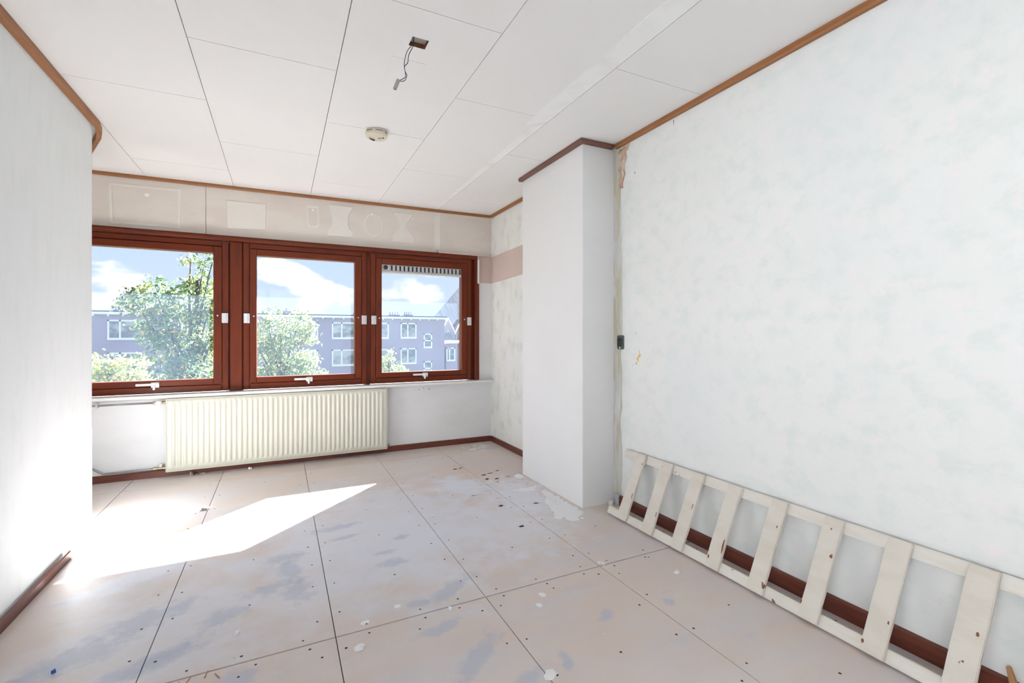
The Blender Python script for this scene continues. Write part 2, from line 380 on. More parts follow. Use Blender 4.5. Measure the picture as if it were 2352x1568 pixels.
def stain_mat(name, color, rough, scale, lo, hi, maxa):
    """flat dried stain: opacity from the outline's falloff broken up by noise"""
    m = bpy.data.materials.new(name); m.use_nodes = True; t = m.node_tree
    p = t.nodes['Principled BSDF']; p.inputs['Base Color'].default_value = (*color, 1); p.inputs['Roughness'].default_value = rough
    out = t.nodes['Material Output']; tp = N(t, 'ShaderNodeBsdfTransparent'); mxs = N(t, 'ShaderNodeMixShader')
    geo = N(t, 'ShaderNodeNewGeometry'); g = N(t, 'ShaderNodeMapping'); g.inputs['Scale'].default_value = scale
    n = N(t, 'ShaderNodeTexNoise'); n.inputs['Scale'].default_value = 1.0; n.inputs['Detail'].default_value = 5
    t.links.new(geo.outputs['Position'], g.inputs[0]); t.links.new(g.outputs[0], n.inputs['Vector'])
    at = N(t, 'ShaderNodeAttribute'); at.attribute_name = 'fall'
    ad = N(t, 'ShaderNodeMath', operation='ADD'); t.links.new(at.outputs['Fac'], ad.inputs[0]); t.links.new(n.outputs['Fac'], ad.inputs[1])
    mr = N(t, 'ShaderNodeMapRange'); mr.clamp = True; mr.inputs['From Min'].default_value = lo; mr.inputs['From Max'].default_value = hi
    mr.inputs['To Max'].default_value = maxa; t.links.new(ad.outputs[0], mr.inputs['Value'])
    t.links.new(mr.outputs[0], mxs.inputs[0]); t.links.new(tp.outputs[0], mxs.inputs[1]); t.links.new(p.outputs[0], mxs.inputs[2])
    t.links.new(mxs.outputs[0], out.inputs[0])
    return m
M['smear'] = stain_mat('plaster_smear', (0.90, 0.90, 0.91), 0.6, (30, 30, 1), 0.76, 0.80, 0.95)
M['smear_thin'] = stain_mat('plaster_dust', (0.92, 0.92, 0.93), 0.6, (25, 30, 1), 0.75, 1.1, 0.4)
M['smudge'] = stain_mat('grey_smudge', (0.50, 0.53, 0.64), 0.5, (9, 26, 1), 0.78, 1.2, 0.55)
M['wallstain'] = stain_mat('damp_stain', (0.66, 0.58, 0.46), 0.8, (8, 8, 8), 0.8, 1.3, 0.5)

# ================================================================== room shell
XR, YW = 2.05, 4.65
def zc(x): return 2.409 + 0.0085 * (x + 1)
YB = -1.9

# ---- floor: slab with chipboard sheets
floor = box('floor', -3.2, 2.3, YB - 0.2, 4.72, -0.2, -0.012, M['slab'])
tag(floor, 'bare chipboard floor of long sheets with paint smudges', 'floor', kind='structure')
fx = [-3.1, -2.272, -1.657, -1.042, -0.427, 0.188, 0.804, 1.418, 2.05]; fy = [YB, -0.555, 1.885, 4.325, 4.65]
G = 0.0016
proto = {}
for i in range(8):
    for j in range(4):
        if fx[i + 1] < -1 and j < 2: continue
        x0, x1, y0, y1 = fx[i], fx[i + 1], fy[j], fy[j + 1]
        key = (round(x1 - x0, 3), round(y1 - y0, 3))
        if key in proto:
            c = proto[key].copy(); COL.objects.link(c)
            c.location = Vector(((x0 + x1) / 2, (y0 + y1) / 2, -0.012)) - WL['floor']
        else:
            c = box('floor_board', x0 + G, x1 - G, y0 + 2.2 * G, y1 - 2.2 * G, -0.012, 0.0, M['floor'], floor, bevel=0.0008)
            proto[key] = c

# ---- ceiling: slab with 60 x 120 boards, half-lapped rows
ceil = mesh('ceiling', [(-3.2, YB - .2, zc(-3.2) + .02), (2.3, YB - .2, zc(2.3) + .02), (2.3, 4.80, zc(2.3) + .02), (-3.2, 4.80, zc(-3.2) + .02),
                        (-3.2, YB - .2, 2.6), (2.3, YB - .2, 2.6), (2.3, 4.80, 2.6), (-3.2, 4.80, 2.6)],
            [(0, 3, 2, 1), (4, 5, 6, 7), (0, 1, 5, 4), (1, 2, 6, 5), (2, 3, 7, 6), (3, 0, 4, 7)], M['ceil_slab'])
tag(ceil, 'off white boarded ceiling with thin joints', 'ceiling', kind='structure')
cx = [-3.1, -2.76, -2.16, -1.56, -0.960, -0.358, 0.244, 0.846, 1.448, 2.05]
HOLE = (0.506, 0.579, 1.982, 2.051)
def slab_panel(name, x0, x1, y0, y1, hole=None):
    g = 0.0016; x0 += g; x1 -= g; y0 += g; y1 -= g
    if hole:
        xs = [x0, hole[0], hole[1], x1]; ys = [y0, hole[2], hole[3], y1]
    else:
        xs = [x0, x1]; ys = [y0, y1]
    V = []; F = []; nx, ny = len(xs), len(ys)
    for z in (0, 0.02):
        for y in ys:
            for x in xs: V.append((x, y, zc(x) + z))
    k = nx * ny
    id_ = lambda a, b, l: l * k + b * nx + a
    for a in range(nx - 1):
        for b in range(ny - 1):
            if hole and a == 1 and b == 1: continue
            F.append((id_(a, b, 0), id_(a, b + 1, 0), id_(a + 1, b + 1, 0), id_(a + 1, b, 0)))
            F.append((id_(a, b, 1), id_(a + 1, b, 1), id_(a + 1, b + 1, 1), id_(a, b + 1, 1)))
    def side(a0, b0, a1, b1): F.append((id_(a0, b0, 0), id_(a1, b1, 0), id_(a1, b1, 1), id_(a0, b0, 1)))
    for a in range(nx - 1): side(a, 0, a + 1, 0); side(a + 1, ny - 1, a, ny - 1)
    for b in range(ny - 1): side(0, b + 1, 0, b); side(nx - 1, b, nx - 1, b + 1)
    if hole: side(2, 1, 1, 1); side(1, 2, 2, 2); side(1, 1, 1, 2); side(2, 2, 2, 1)
    return mesh(name, V, F, M['ceiling'], ceil)
for i in range(len(cx) - 1):
    js = [-1.8, -0.6, 0.6, 1.8, 3.0, 4.2] if i % 2 == 0 else [-1.2, 0.0, 1.2, 2.4, 3.6]
    ys = [YB] + js + [4.65]
    for j in range(len(ys) - 1):
        if i < 4 and ys[j + 1] < 2.5: continue
        hole = HOLE if (i == 6 and ys[j] < HOLE[2] < ys[j + 1]) else None
        slab_panel('ceiling_panel', cx[i], cx[i + 1], ys[j], ys[j + 1], hole)
# filled joint band beside the long joint
def strip_on_ceiling(name, pts, m, d=0.0012):
    V = [(x, y, zc(x) - d) for x, y in pts] + [(x, y, zc(x) + 0.0005) for x, y in pts]; n = len(pts)
    F = [tuple(range(n)), tuple(range(2 * n - 1, n - 1, -1))] + [(i, n + i, n + (i + 1) % n, (i + 1) % n) for i in range(n)]
    o = mesh(name, V, F, m, ceil)
    bm = bmesh.new(); bm.from_mesh(o.data); bmesh.ops.recalc_face_normals(bm, faces=bm.faces); bm.to_mesh(o.data); bm.free()
    return o
strip_on_ceiling('joint_filler', [(1.30, YB), (1.444, YB), (1.444, 2.41), (1.35, 2.53), (1.335, 2.50)], M['tape'])
strip_on_ceiling('joint_filler', [(1.375, 2.56), (1.444, 2.46), (1.444, 3.18), (1.395, 3.22)], M['tape'], 0.001)
strip_on_ceiling('joint_filler', [(1.385, 3.26), (1.444, 3.24), (1.444, 4.62), (1.405, 4.62)], M['tape'], 0.001)
# pale square of fresh paint where a lamp used to sit
strip_on_ceiling('lamp_patch', [(0.455, 2.16), (0.615, 2.16), (0.605, 2.56), (0.47, 2.56)], M['ceiling'], 0.0015)

# ---- window wall (back): lower part, boards above the windows, right-hand pier
wb = boxes('wall_back', [(-3.25, XR + 0.2, YW, YW + 0.15, -0.2, 0.64), (-3.25, XR + 0.2, YW + 0.012, YW + 0.15, 1.985, 2.6),
                         (1.885, XR + 0.2, YW, YW + 0.15, 0.64, 1.985), (-3.25, -1.5, YW, YW + 0.15, 0.64, 1.985)], M['lower_wall'])
tag(wb, 'window wall with pale lower part and beige boards above the windows', 'wall', kind='structure')
for x0, x1 in ((-3.1, -0.561), (-0.559, 1.443), (1.446, 2.05)):
    box('wall_panel', x0 + .0008, x1 - .0008, YW - 0.002, YW + 0.012, 1.984, zc(x0) + .01, M['beige'], wb, bevel=0.001)
box('painted_band', 1.902, 2.0495, YW - 0.0015, YW + 0.001, 1.702, 1.984, M['mauve'], wb)
def relief(poly, m=M['beige_pale'], d=0.005, name='filled_patch'):
    return prism(name, poly, 'y', YW - 0.002 - d, YW - 0.0015, m, wb, bevel=0.0022)
relief([(-0.413, 2.291), (-0.113, 2.294), (-0.117, 2.072), (-0.406, 2.051)])
def ring_relief(outer, inner, d=0.004):
    n = len(outer); y0, y1 = YW - 0.002 - d, YW - 0.0015; V = []
    for p in (outer, inner):
        V += [(x, y0, z) for x, z in p]
    V += [(x, y1, z) for x, z in outer] + [(x, y1, z) for x, z in inner]
    F = []
    for i in range(n):
        j = (i + 1) % n
        F += [(i, j, n + j, n + i), (i, 2 * n + i, 2 * n + j, j), (n + i, n + j, 3 * n + j, 3 * n + i)]
    o = mesh('filled_outline', V, F, M['beige_pale'], wb)
    bm = bmesh.new(); bm.from_mesh(o.data); bmesh.ops.recalc_face_normals(bm, faces=bm.faces); bm.to_mesh(o.data); bm.free()
ring_relief([(-1.196, 2.325), (-0.731, 2.338), (-0.737, 2.019), (-1.188, 2.014)], [(-1.178, 2.308), (-0.749, 2.320), (-0.755, 2.036), (-1.170, 2.031)])
ring_relief([(0.802 + 0.088 * math.cos(a), 2.204 + 0.113 * math.sin(a)) for a in np.linspace(0, 2 * math.pi, 36, endpoint=False)],
            [(0.802 + 0.073 * math.cos(a), 2.204 + 0.096 * math.sin(a)) for a in np.linspace(0, 2 * math.pi, 36, endpoint=False)])
ring_relief([(0.212, 2.325), (0.313, 2.328), (0.322, 2.15), (0.30, 2.127), (0.24, 2.124), (0.219, 2.146)],
            [(0.224, 2.30), (0.302, 2.303), (0.308, 2.16), (0.29, 2.142), (0.248, 2.14), (0.231, 2.156)])
relief([(0.397, 2.355), (0.623, 2.354), (0.590, 2.30), (0.572, 2.25), (0.572, 2.18), (0.590, 2.145), (0.618, 2.12), (0.618, 2.073), (0.393, 2.066), (0.393, 2.115), (0.425, 2.15), (0.432, 2.2), (0.420, 2.26)])
relief([(0.983, 2.353), (1.201, 2.354), (1.165, 2.30), (1.128, 2.25), (1.122, 2.215), (1.165, 2.16), (1.205, 2.12), (1.205, 2.059), (0.988, 2.061), (0.990, 2.13), (1.03, 2.175), (1.052, 2.215), (1.045, 2.28)])
relief([(1.414, 2.40), (1.475, 2.402), (1.475, 2.02), (1.414, 2.015)], d=0.003)
def blob_poly(x, z, r, n=14): return [(x + r * random.uniform(.7, 1.1) * math.cos(2 * math.pi * k / n), z + r * random.uniform(.7, 1.1) * math.sin(2 * math.pi * k / n)) for k in range(n)]
relief(blob_poly(-0.958, 2.262, 0.020), M['white_blob'], 0.003, 'white_spot')
relief(blob_poly(0.268, 2.287, 0.017), M['white_blob'], 0.0075, 'white_spot')
relief(blob_poly(0.795, 2.305, 0.014), M['white_blob'], 0.007, 'white_spot')
relief(blob_poly(1.185, 2.31, 0.012), M['white_blob'], 0.003, 'white_spot')
# small dark screw holes under the sill
for x, z in ((1.30, 0.605), (1.255, 0.59), (1.36, 0.60), (1.357, 0.59)):
    lathe('nail_hole', [(0.004, -0.001), (0.0035, -0.0018)], (x, YW, z), M['screw'], wb, n=10, axis='y')

# ---- right wall
wr = box('wall_right', XR, XR + 0.2, YB - 0.2, YW + 0.15, -0.2, 2.6, M['paper_right'])
tag(wr, 'right wall with pale mottled wallpaper', 'wall', kind='structure')
box('recess_wallpaper', XR - 0.0012, XR + 0.001, 3.42, 4.6495, 0.0, zc(XR), M['paper_recess'], wr)
prism('painted_band', [(3.42, 1.715), (3.8, 1.722), (4.2, 1.708), (4.6495, 1.702), (4.6495, 1.985), (3.42, 2.005)], 'x', XR - 0.002, XR - 0.001, M['mauve'], wr)
# ragged joint between wallpaper and column
zs = np.linspace(0.06, 2.40, 40)
jl = [(2.567, z) for z in zs]
jr = [(2.487 + random.uniform(-0.012, 0.010), z) for z in zs[::-1]]
prism('glue_strip', jl + jr, 'x', XR - 0.003, XR - 0.0005, M['glue'], wr)
tp_ = []
random.seed(3)
for k in range(16):
    z = 2.385 - 0.26 * k / 15
    y = 2.455 + 0.008 * math.sin(k * 1.1) + 0.025 * k / 15
    w = 0.046 * (1 - 0.75 * k / 15) + 0.012 * random.random()
    tp_.append((y, z, w, 0.012 + 0.010 * abs(math.sin(k * 0.9))))
V = []; F = []
for k, (y, z, w, d) in enumerate(tp_):
    for s, dx in ((-1, 0.001), (-0.3, d), (0.35, d * 0.4), (1, d * 1.1)):
        V.append((XR - dx, y + w * s * 0.6, z))
for k in range(15):
    for s in range(3): F.append((k * 4 + s, k * 4 + s + 1, k * 4 + s + 5, k * 4 + s + 4))
tw = mesh('torn_wallpaper', V, F, M['torn'], wr, smooth=True)
md = tw.modifiers.new('thickness', 'SOLIDIFY'); md.thickness = 0.0012
prism('torn_wallpaper', [(2.40, 2.405), (2.42, 2.36), (2.45, 2.365), (2.47, 2.40)], 'x', XR - 0.004, XR - 0.001, M['torn'], wr)
def wallbit(poly, m, d=0.0015, name='wall_tear'): prism(name, poly, 'x', XR - d, XR - 0.0003, m, wr)
wallbit([(2.318, 1.022), (2.297, 1.022), (2.303, 1.004), (2.318, 1.000), (2.322, 0.988), (2.316, 0.970), (2.330, 0.980), (2.336, 0.995), (2.325, 1.006)], M['yellow'])
wallbit([(2.317, 1.048), (2.314, 1.048), (2.305, 1.026), (2.308, 1.026)], M['tear_grey'])
wallbit([(2.345, 0.972), (2.336, 0.968), (2.333, 0.955), (2.342, 0.955)], M['tear_grey'])
wallbit([(2.375, 0.952), (2.369, 0.952), (2.369, 0.948), (2.375, 0.948)], M['tear_grey'])
wallbit([(2.346, 1.157), (2.338, 1.163), (2.336, 1.160), (2.344, 1.154)], M['tear_grey'])
wallbit([(2.36, 2.20), (2.352, 2.20), (2.348, 2.188), (2.355, 2.183), (2.359, 2.19)], M['torn'])
wallbit([(2.022, 2.395), (2.019, 2.395), (2.020, 2.362)], M['screw'])

# ---- left wall with its rounded, splayed end
lp = [(-0.985, 0.65), (-0.985, 3.40), (-0.986, 3.47), (-0.990, 3.53), (-1.001, 3.585), (-1.017, 3.64), (-1.036, 3.69), (-1.07, 3.735), (-1.12, 3.76), (-1.18, 3.765)]
back = [(-1.18, 3.70), (-1.16, 3.6), (-1.16, 0.65)]
pl_ = lp + back; n = len(pl_)
V = [(x, y, -0.2) for x, y in pl_] + [(x, y, 2.6) for x, y in pl_]
F = [(i, n + i, n + (i + 1) % n, (i + 1) % n) for i in range(n)] + [tuple(range(n)), tuple(range(2 * n - 1, n - 1, -1))]
for bxx in ((-1.16, -0.985, YB - .2, -1.55, -.2, 2.6), (-1.16, -0.985, -1.55, 0.65, -.2, .35), (-1.16, -0.985, -1.55, 0.65, 2.20, 2.6)):
    v_, f_ = boxg(*bxx, base=len(V)); V += v_; F += f_
# lintel over the alcove opening; wall below left out so window sun passes
q0 = [(-1.017, 3.645), (-1.038, 3.715), (-1.075, 3.815), (-1.205, 4.15), (-1.235, 4.19), (-1.27, 4.20), (-1.33, 4.17), (-1.25, 3.85), (-1.17, 3.70)]
b0 = len(V); n = len(q0)
V += [(x, y, 2.12) for x, y in q0] + [(x, y, 2.6) for x, y in q0]
F += [(b0 + i, b0 + n + i, b0 + n + (i + 1) % n, b0 + (i + 1) % n) for i in range(n)] + [tuple(b0 + i for i in range(n)), tuple(b0 + i for i in range(2 * n - 1, n - 1, -1))]
wl = mesh('wall_left', V, F, M['paper_left'])
wa = box('wall_alcove', -3.25, -3.10, 2.45, 4.80, -0.2, 2.6, M['paper_left'])  # unseen alcove, shaped so the left window's sun bounces back less
tag(wa, 'side wall of the unseen alcove added behind the left wall', 'wall', kind='structure')
wa2 = box('wall_alcove_end', -3.10, -1.161, 2.45, 2.60, -0.2, 2.6, M['paper_left'])
tag(wa2, 'end wall of the unseen alcove added behind the left wall', 'wall', kind='structure')
bm = bmesh.new(); bm.from_mesh(wl.data); bmesh.ops.recalc_face_normals(bm, faces=bm.faces)
for fc in bm.faces:
    if len(fc.verts) == 4 and abs(fc.normal.z) < 0.1: fc.smooth = True
for ed in bm.edges:
    if len(ed.link_faces) == 2 and ed.calc_face_angle(0) > 0.5: ed.smooth = False
bm.to_mesh(wl.data); bm.free()
tag(wl, 'left wall with pale wallpaper and rounded splayed end', 'wall', kind='structure')

# ---- column
wc = box('wall_column', 1.79, XR, 2.565, 3.42, -0.01, 2.45, M['plaster'], bevel=0.003)
tag(wc, 'white plastered column standing against the right wall', 'column', kind='structure')

# ---- rear wall behind the camera
wf = boxes('wall_front', [(-1.2, -0.9, YB - 0.2, YB, -0.2, 2.6), (0.4, 2.25, YB - 0.2, YB, -0.2, 2.6), (-0.9, 0.4, YB - 0.2, YB, -0.2, 0.5), (-0.9, 0.4, YB - 0.2, YB, 2.2, 2.6)], M['paper_left'])
tag(wf, 'rear wall with the added fill window behind the viewer', 'wall', kind='structure')

# ---- unseen side window in the left wall, added for fill light
LWY0, LWY1, LWZ0, LWZ1 = -1.55, 0.65, 0.35, 2.20
w4 = empty('window_4', (-1.08, -0.2, LWZ0), 'wide side window added in the left wall behind the viewer for fill light', 'window', kind='structure')
for y0, y1 in ((LWY0, LWY0 + .07), (-0.485, -0.415), (LWY1 - .07, LWY1)):
    box('window_stile', -1.11, -1.05, y0, y1, LWZ0, LWZ1, M['mahogany'], w4, bevel=.003)
for z0, z1 in ((LWZ0, LWZ0 + .07), (LWZ1 - .07, LWZ1)):
    for y0, y1 in ((LWY0 + .07, -0.485), (-0.415, LWY1 - .07)):
        box('window_rail', -1.11, -1.05, y0, y1, z0, z1, M['mahogany'], w4, bevel=.003)

w5 = empty('window_5', (-0.25, YB - .1, 0.5), 'wide rear window added behind the viewer for fill light', 'window', kind='structure')  # rear window out of view, added to let fill light in
for x0, x1 in ((-.9, -.83), (-.285, -.215), (.33, .4)):
    box('window_stile', x0, x1, YB - .14, YB - .07, .5, 2.2, M['mahogany'], w5, bevel=.003)
for z0, z1 in ((.5, .57), (2.13, 2.2)):
    for x0, x1 in ((-.83, -.285), (-.215, .33)):
        box('window_rail', x0, x1, YB - .14, YB - .07, z0, z1, M['mahogany'], w5, bevel=.003)

# ---- eave outside above the windows
ev = box('trim_eave', -4.0, 6.5, 4.80, 5.45, 2.107, 2.30, M['extwhite'])
tag(ev, 'roof eave projecting outside above the windows', 'eave', kind='structure')

# ================================================================== windows
def casement(no, x0, x1, label, vent=False):
    z0, z1 = 0.672, 1.94
    r = empty('window_%d' % no, ((x0 + x1) / 2, YW, z0), label, 'window', kind='structure')
    a0, a1 = x0 + 0.047, x1 - 0.047; b0, b1 = 0.728, 1.893          # sash outline
    g0, g1 = x0 + 0.101, x1 - 0.110; h0, h1 = 0.777, 1.836          # daylight opening
    f, bk = YW - 0.006, YW + 0.055
    box('casing_stile', x0, a0 - .001, f, bk, z0, z1, M['mahogany'], r, bevel=0.004)
    box('casing_stile', a1 + .001, x1, f, bk, z0, z1, M['mahogany'], r, bevel=0.004)
    box('casing_rail', a0, a1, f, bk, b1 + .001, z1, M['mahogany_h'], r, bevel=0.004)
    box('casing_rail', a0, a1, f - 0.006, bk, z0, b0 - .001, M['mahogany_h'], r, bevel=0.006)
    f2 = YW - 0.014
    box('sash_stile', a0 + .001, g0, f2, bk + .01, b0 + .001, b1 - .001, M['mahogany'], r, bevel=0.004)
    box('sash_stile', g1, a1 - .001, f2, bk + .01, b0 + .001, b1 - .001, M['mahogany'], r, bevel=0.004)
    box('sash_rail', g0, g1, f2, bk + .01, h1, b1 - .001, M['mahogany_h'], r, bevel=0.004)
    box('sash_rail', g0, g1, f2, bk + .01, b0 + .001, h0, M['mahogany_h'], r, bevel=0.004)
    top = 1.752 if vent else h1
    box('pane', g0 - .004, g1 + .004, YW + 0.030, YW + 0.034, h0 - .004, top + (.0 if vent else .004), M['glass'], r)
    # pivot hinges and lock buttons
    for hx0, hx1 in ((x0 + .002, a0 + .002), (a1 - .002, x1 - .002)):
        hp = box('hinge', hx0, hx1, f2 - 0.006, f2 + 0.004, 1.246, 1.331, M['metal'], r, bevel=0.002)
        box('hinge_knuckle', (hx0 + hx1) / 2 + .006, (hx0 + hx1) / 2 + .012, f2 - 0.011, f2 - 0.005, 1.250, 1.327, M['metal'], hp, bevel=0.002)
    for lx in (a0 + .031, a1 - .031):
        lathe('lock_button', [(0.007, 0.002), (0.007, -0.006), (0.004, -0.010)], (lx, f2, 1.308), M['metal'], r, n=14, axis='y')
    # espagnolette handle on the bottom rail
    hx = {1: -0.95, 2: 0.187, 3: 1.263}[no]
    hy = f2 - 0.001
    hd = box('handle', hx - .076, hx + .076, hy - 0.016, hy - 0.004, 0.738, 0.757, M['handle'], r, bevel=0.003)
    box('handle_base', hx + .022, hx + .076, hy - 0.010, hy + .002, 0.722, 0.764, M['handle'], hd, bevel=0.003)
    box('handle_lever', hx + .034, hx + .052, hy - 0.022, hy - 0.008, 0.704, 0.745, M['handle'], hd, bevel=0.004)
    if vent:
        v = box('vent_grille', g0, g1, YW + 0.005, YW + 0.05, 1.752, h1, M['grille'], r, bevel=0.003)
        box('grille_lip', g0, g1, YW - 0.004, YW + 0.006, 1.752, 1.774, M['grille'], v, bevel=0.003)
        for k in range(18):
            sx = 0.974 + k * 0.0416
            box('slot', sx, sx + .016, YW + 0.0035, YW + 0.0055, 1.780, 1.828, M['slot'], v)
        lathe('knob', [(0.021, 0.006), (0.021, -0.004), (0.016, -0.008)], (0.922, YW, 1.806), M['slot'], v, n=20, axis='y')
    return r
casement(1, -1.426, -0.397, 'left window with brown frame, large tree behind its glass')
casement(2, -0.287, 0.742, 'middle window with brown frame between the two others')
casement(3, 0.782, 1.815, 'right window with brown frame and slotted ventilation grille on top', vent=True)

fr = empty('trim_1', (0.2, YW, 0.66), 'reddish brown fixed frame holding the three windows', 'window frame', kind='structure')
box('head', -1.5, 1.447, YW - 0.045, YW + 0.06, 1.944, 1.984, M['mahogany_h'], fr, bevel=0.005)
box('head_lip', -1.5, 1.447, YW - 0.056, YW - 0.044, 1.951, 1.972, M['mahogany_h'], fr, bevel=0.005)
box('head', 1.448, 1.884, YW - 0.020, YW + 0.06, 1.944, 1.984, M['mahogany_h'], fr, bevel=0.004)
box('mullion', -0.387, -0.297, YW + 0.002, YW + 0.075, 0.667, 1.943, M['mahogany'], fr, bevel=0.003)
box('mullion_back', -0.397, -0.287, YW + 0.035, YW + 0.074, 0.667, 1.943, M['mahogany'], fr)
box('mullion', 0.743, 0.781, YW + 0.022, YW + 0.075, 0.667, 1.943, M['mahogany'], fr)
box('jamb_back', 1.8155, 1.853, YW + 0.025, YW + 0.075, 0.667, 1.943, M['mahogany'], fr)
box('jamb', 1.850, 1.8845, YW - 0.035, YW + 0.075, 0.667, 1.943, M['mahogany'], fr, bevel=0.003)
box('jamb_strip', 1.885, 1.901, YW - 0.022, YW - 0.0005, 0.667, 1.690, M['mahogany'], fr, bevel=0.003)
box('jamb_strip', 1.875, 1.894, YW - 0.040, YW - 0.0355, 1.692, 1.9435, M['shaving'], fr, bevel=0.001)
box('jamb_left', -1.5, -1.427, YW - 0.035, YW + 0.075, 0.667, 1.943, M['mahogany'], fr, bevel=0.003)

sill = box('trim_2', -1.49, XR - 0.001, YW - 0.092, YW + 0.07, 0.641, 0.6655, M['sill'], bevel=0.003)
tag(sill, 'white window sill running under all three windows', 'window sill', kind='structure')
bt = box('trim_3', 1.449, XR - 0.0025, YW - 0.028, YW - 0.0025, 1.9855, 2.004, M['mauve'], bevel=0.002)
tag(bt, 'short beige batten above the right window near the corner', 'trim', kind='structure')

# ================================================================== baseboards and ceiling trims
def base_prof(h, t): return [(0.0005, 0.0), (t, 0.0), (t, h - 0.006), (t - 0.005, h), (0.0005, h)]
b = sweep('baseboard_back', [(-3.09, YW), (XR - 0.015, YW)], base_prof(0.056, 0.015), M['skirt'], side=1)
tag(b, 'dark brown baseboard under the radiator', 'baseboard', kind='structure')
b = sweep('baseboard_recess', [(XR, YW - 0.0155), (XR, 3.421)], base_prof(0.057, 0.015), M['skirt'], side=1)
tag(b, 'dark brown baseboard in the recess beside the column', 'baseboard', kind='structure')
b = sweep('baseboard_right', [(XR, 2.49), (XR, YB)], base_prof(0.070, 0.016), M['skirt'], side=1)
tag(b, 'dark brown baseboard on the right wall behind the ladder', 'baseboard', kind='structure')
b = sweep('baseboard_left', [(-0.976, YB), (-0.976, 3.50), (-0.985, 3.555)], base_prof(0.046, 0.016), M['skirt'], side=1)
tag(b, 'reddish brown baseboard along the left wall', 'baseboard', kind='structure')
b = sweep('trim_4', [(-0.9849, YB), (-0.9849, 3.50)], [(0, 0), (0.0088, 0), (0.0088, 0.041), (0, 0.041)], M['caulk'], side=1)
tag(b, 'thin grey strip between left wall and its baseboard', 'trim', kind='structure')
box('trim_foot', XR - 0.024, XR - 0.003, 2.492, 2.53, 0.0, 0.075, M['caulk'], None, bevel=0.002)
tag(bpy.data.objects['trim_foot'], 'small grey block ending the baseboard at the column', 'trim', kind='structure')

def ctrim(no, path, w, h, m, label, side):
    o = sweep('trim_%d' % no, path, [(0.0005, lambda x: zc(x) - 0.0005), (w, lambda x: zc(x) - 0.0005), (w, lambda x: zc(x) - h + 0.008), (w - 0.006, lambda x: zc(x) - h), (0.0005, lambda x: zc(x) - h)], m, side=side)
    return tag(o, label, 'ceiling trim', kind='structure')
ctrim(5, [(-3.09, YW - .002), (XR - 0.022, YW - .002)], 0.020, 0.026, M['trimwood'], 'orange brown ceiling trim above the windows', 1)
ctrim(6, [(XR - .002, YW - 0.024), (XR - .002, 3.421)], 0.022, 0.028, M['trimwood'], 'brown ceiling trim in the recess behind the column', 1)
ctrim(7, [(1.79, 3.43), (1.79, 2.565), (XR - 0.024, 2.565)], 0.034, 0.026, M['trimdark'], 'dark brown ceiling trim around the column', 1)
ctrim(8, [(XR, 2.53), (XR, YB)], 0.024, 0.030, M['trimwood'], 'brown ceiling trim along the right wall', 1)
lt = [(-0.985, YB), (-0.985, 3.50), (-0.997, 3.575), (-1.010, 3.64), (-1.038, 3.73), (-1.075, 3.82), (-1.205, 4.15), (-1.48, 4.62)]
ctrim(9, [(-0.985, YB), (-0.985, 3.565), (-1.000, 3.66), (-1.035, 3.775), (-1.19, 4.15), (-1.23, 4.20)], 0.026, 0.040, M['trimwood'], 'brown ceiling trim along the left wall and around its end', 1)

# ================================================================== radiator
rad = empty('radiator', (0.05, YW, 0.055), 'long cream ribbed panel radiator under the windows', 'radiator')
X0, X1, Z0, Z1, YF = -0.814, 0.914, 0.057, 0.631, 4.555
NF = 43; xs = []; prof = []
start, pitch = X0 + 0.028, (X1 - X0 - 0.056) / NF
S = 10
xs = [X0, X0 + 0.012]; prof = [0, 0]
for k in range(NF):
    for s in range(S):
        u = s / S
        d = 0.5 - 0.5 * math.cos(2 * math.pi * min(1, max(0, (u - 0.12) / 0.76)))
        xs.append(start + (k + u) * pitch); prof.append(min(1.0, d * 1.5))
xs += [X1 - 0.012, X1]; prof += [0, 0]
zr = [Z0, Z0 + .035, Z0 + .042, Z0 + .050, Z0 + .062, (Z0 + Z1) / 2, Z1 - .055, Z1 - .043, Z1 - .035, Z1 - .028, Z1]
za = [0, 0, 0.55, 0.85, 1, 1, 1, 0.85, 0.55, 0, 0]
V = []; F = []
for j, z in enumerate(zr):
    for i, x in enumerate(xs): V.append((x, YF - 0.0075 * prof[i] * za[j], z))
nx = len(xs)
for j in range(len(zr) - 1):
    for i in range(nx - 1): F.append((j * nx + i, j * nx + i + 1, (j + 1) * nx + i + 1, (j + 1) * nx + i))
fp = mesh('front_panel', V, F, M['cream'], rad, smooth=True); fp.modifiers.new('sheet', 'SOLIDIFY').thickness = -0.002
for sx0 in (X0 - .005, X1): box('side_cover', sx0, sx0 + .005, YF - .004, YF + .062, Z0 - .004, Z1 + .004, M['cream'], rad, bevel=0.0015)
box('top_edge', X0, X1, YF - .004, YF + .062, Z1, Z1 + .005, M['cream'], rad, bevel=0.002)
box('bottom_edge', X0, X1, YF - .004, YF + .02, Z0 - .005, Z0, M['cream'], rad, bevel=0.002)
box('rear_panel', X0 + .01, X1 - .01, YF + .045, YF + .06, Z0, Z1 - .01, M['cream'], rad)
for bx0 in (-0.5, 0.6): box('bracket', bx0, bx0 + .03, YF + .06, YW - .0005, .1, .6, M['metal'], rad)
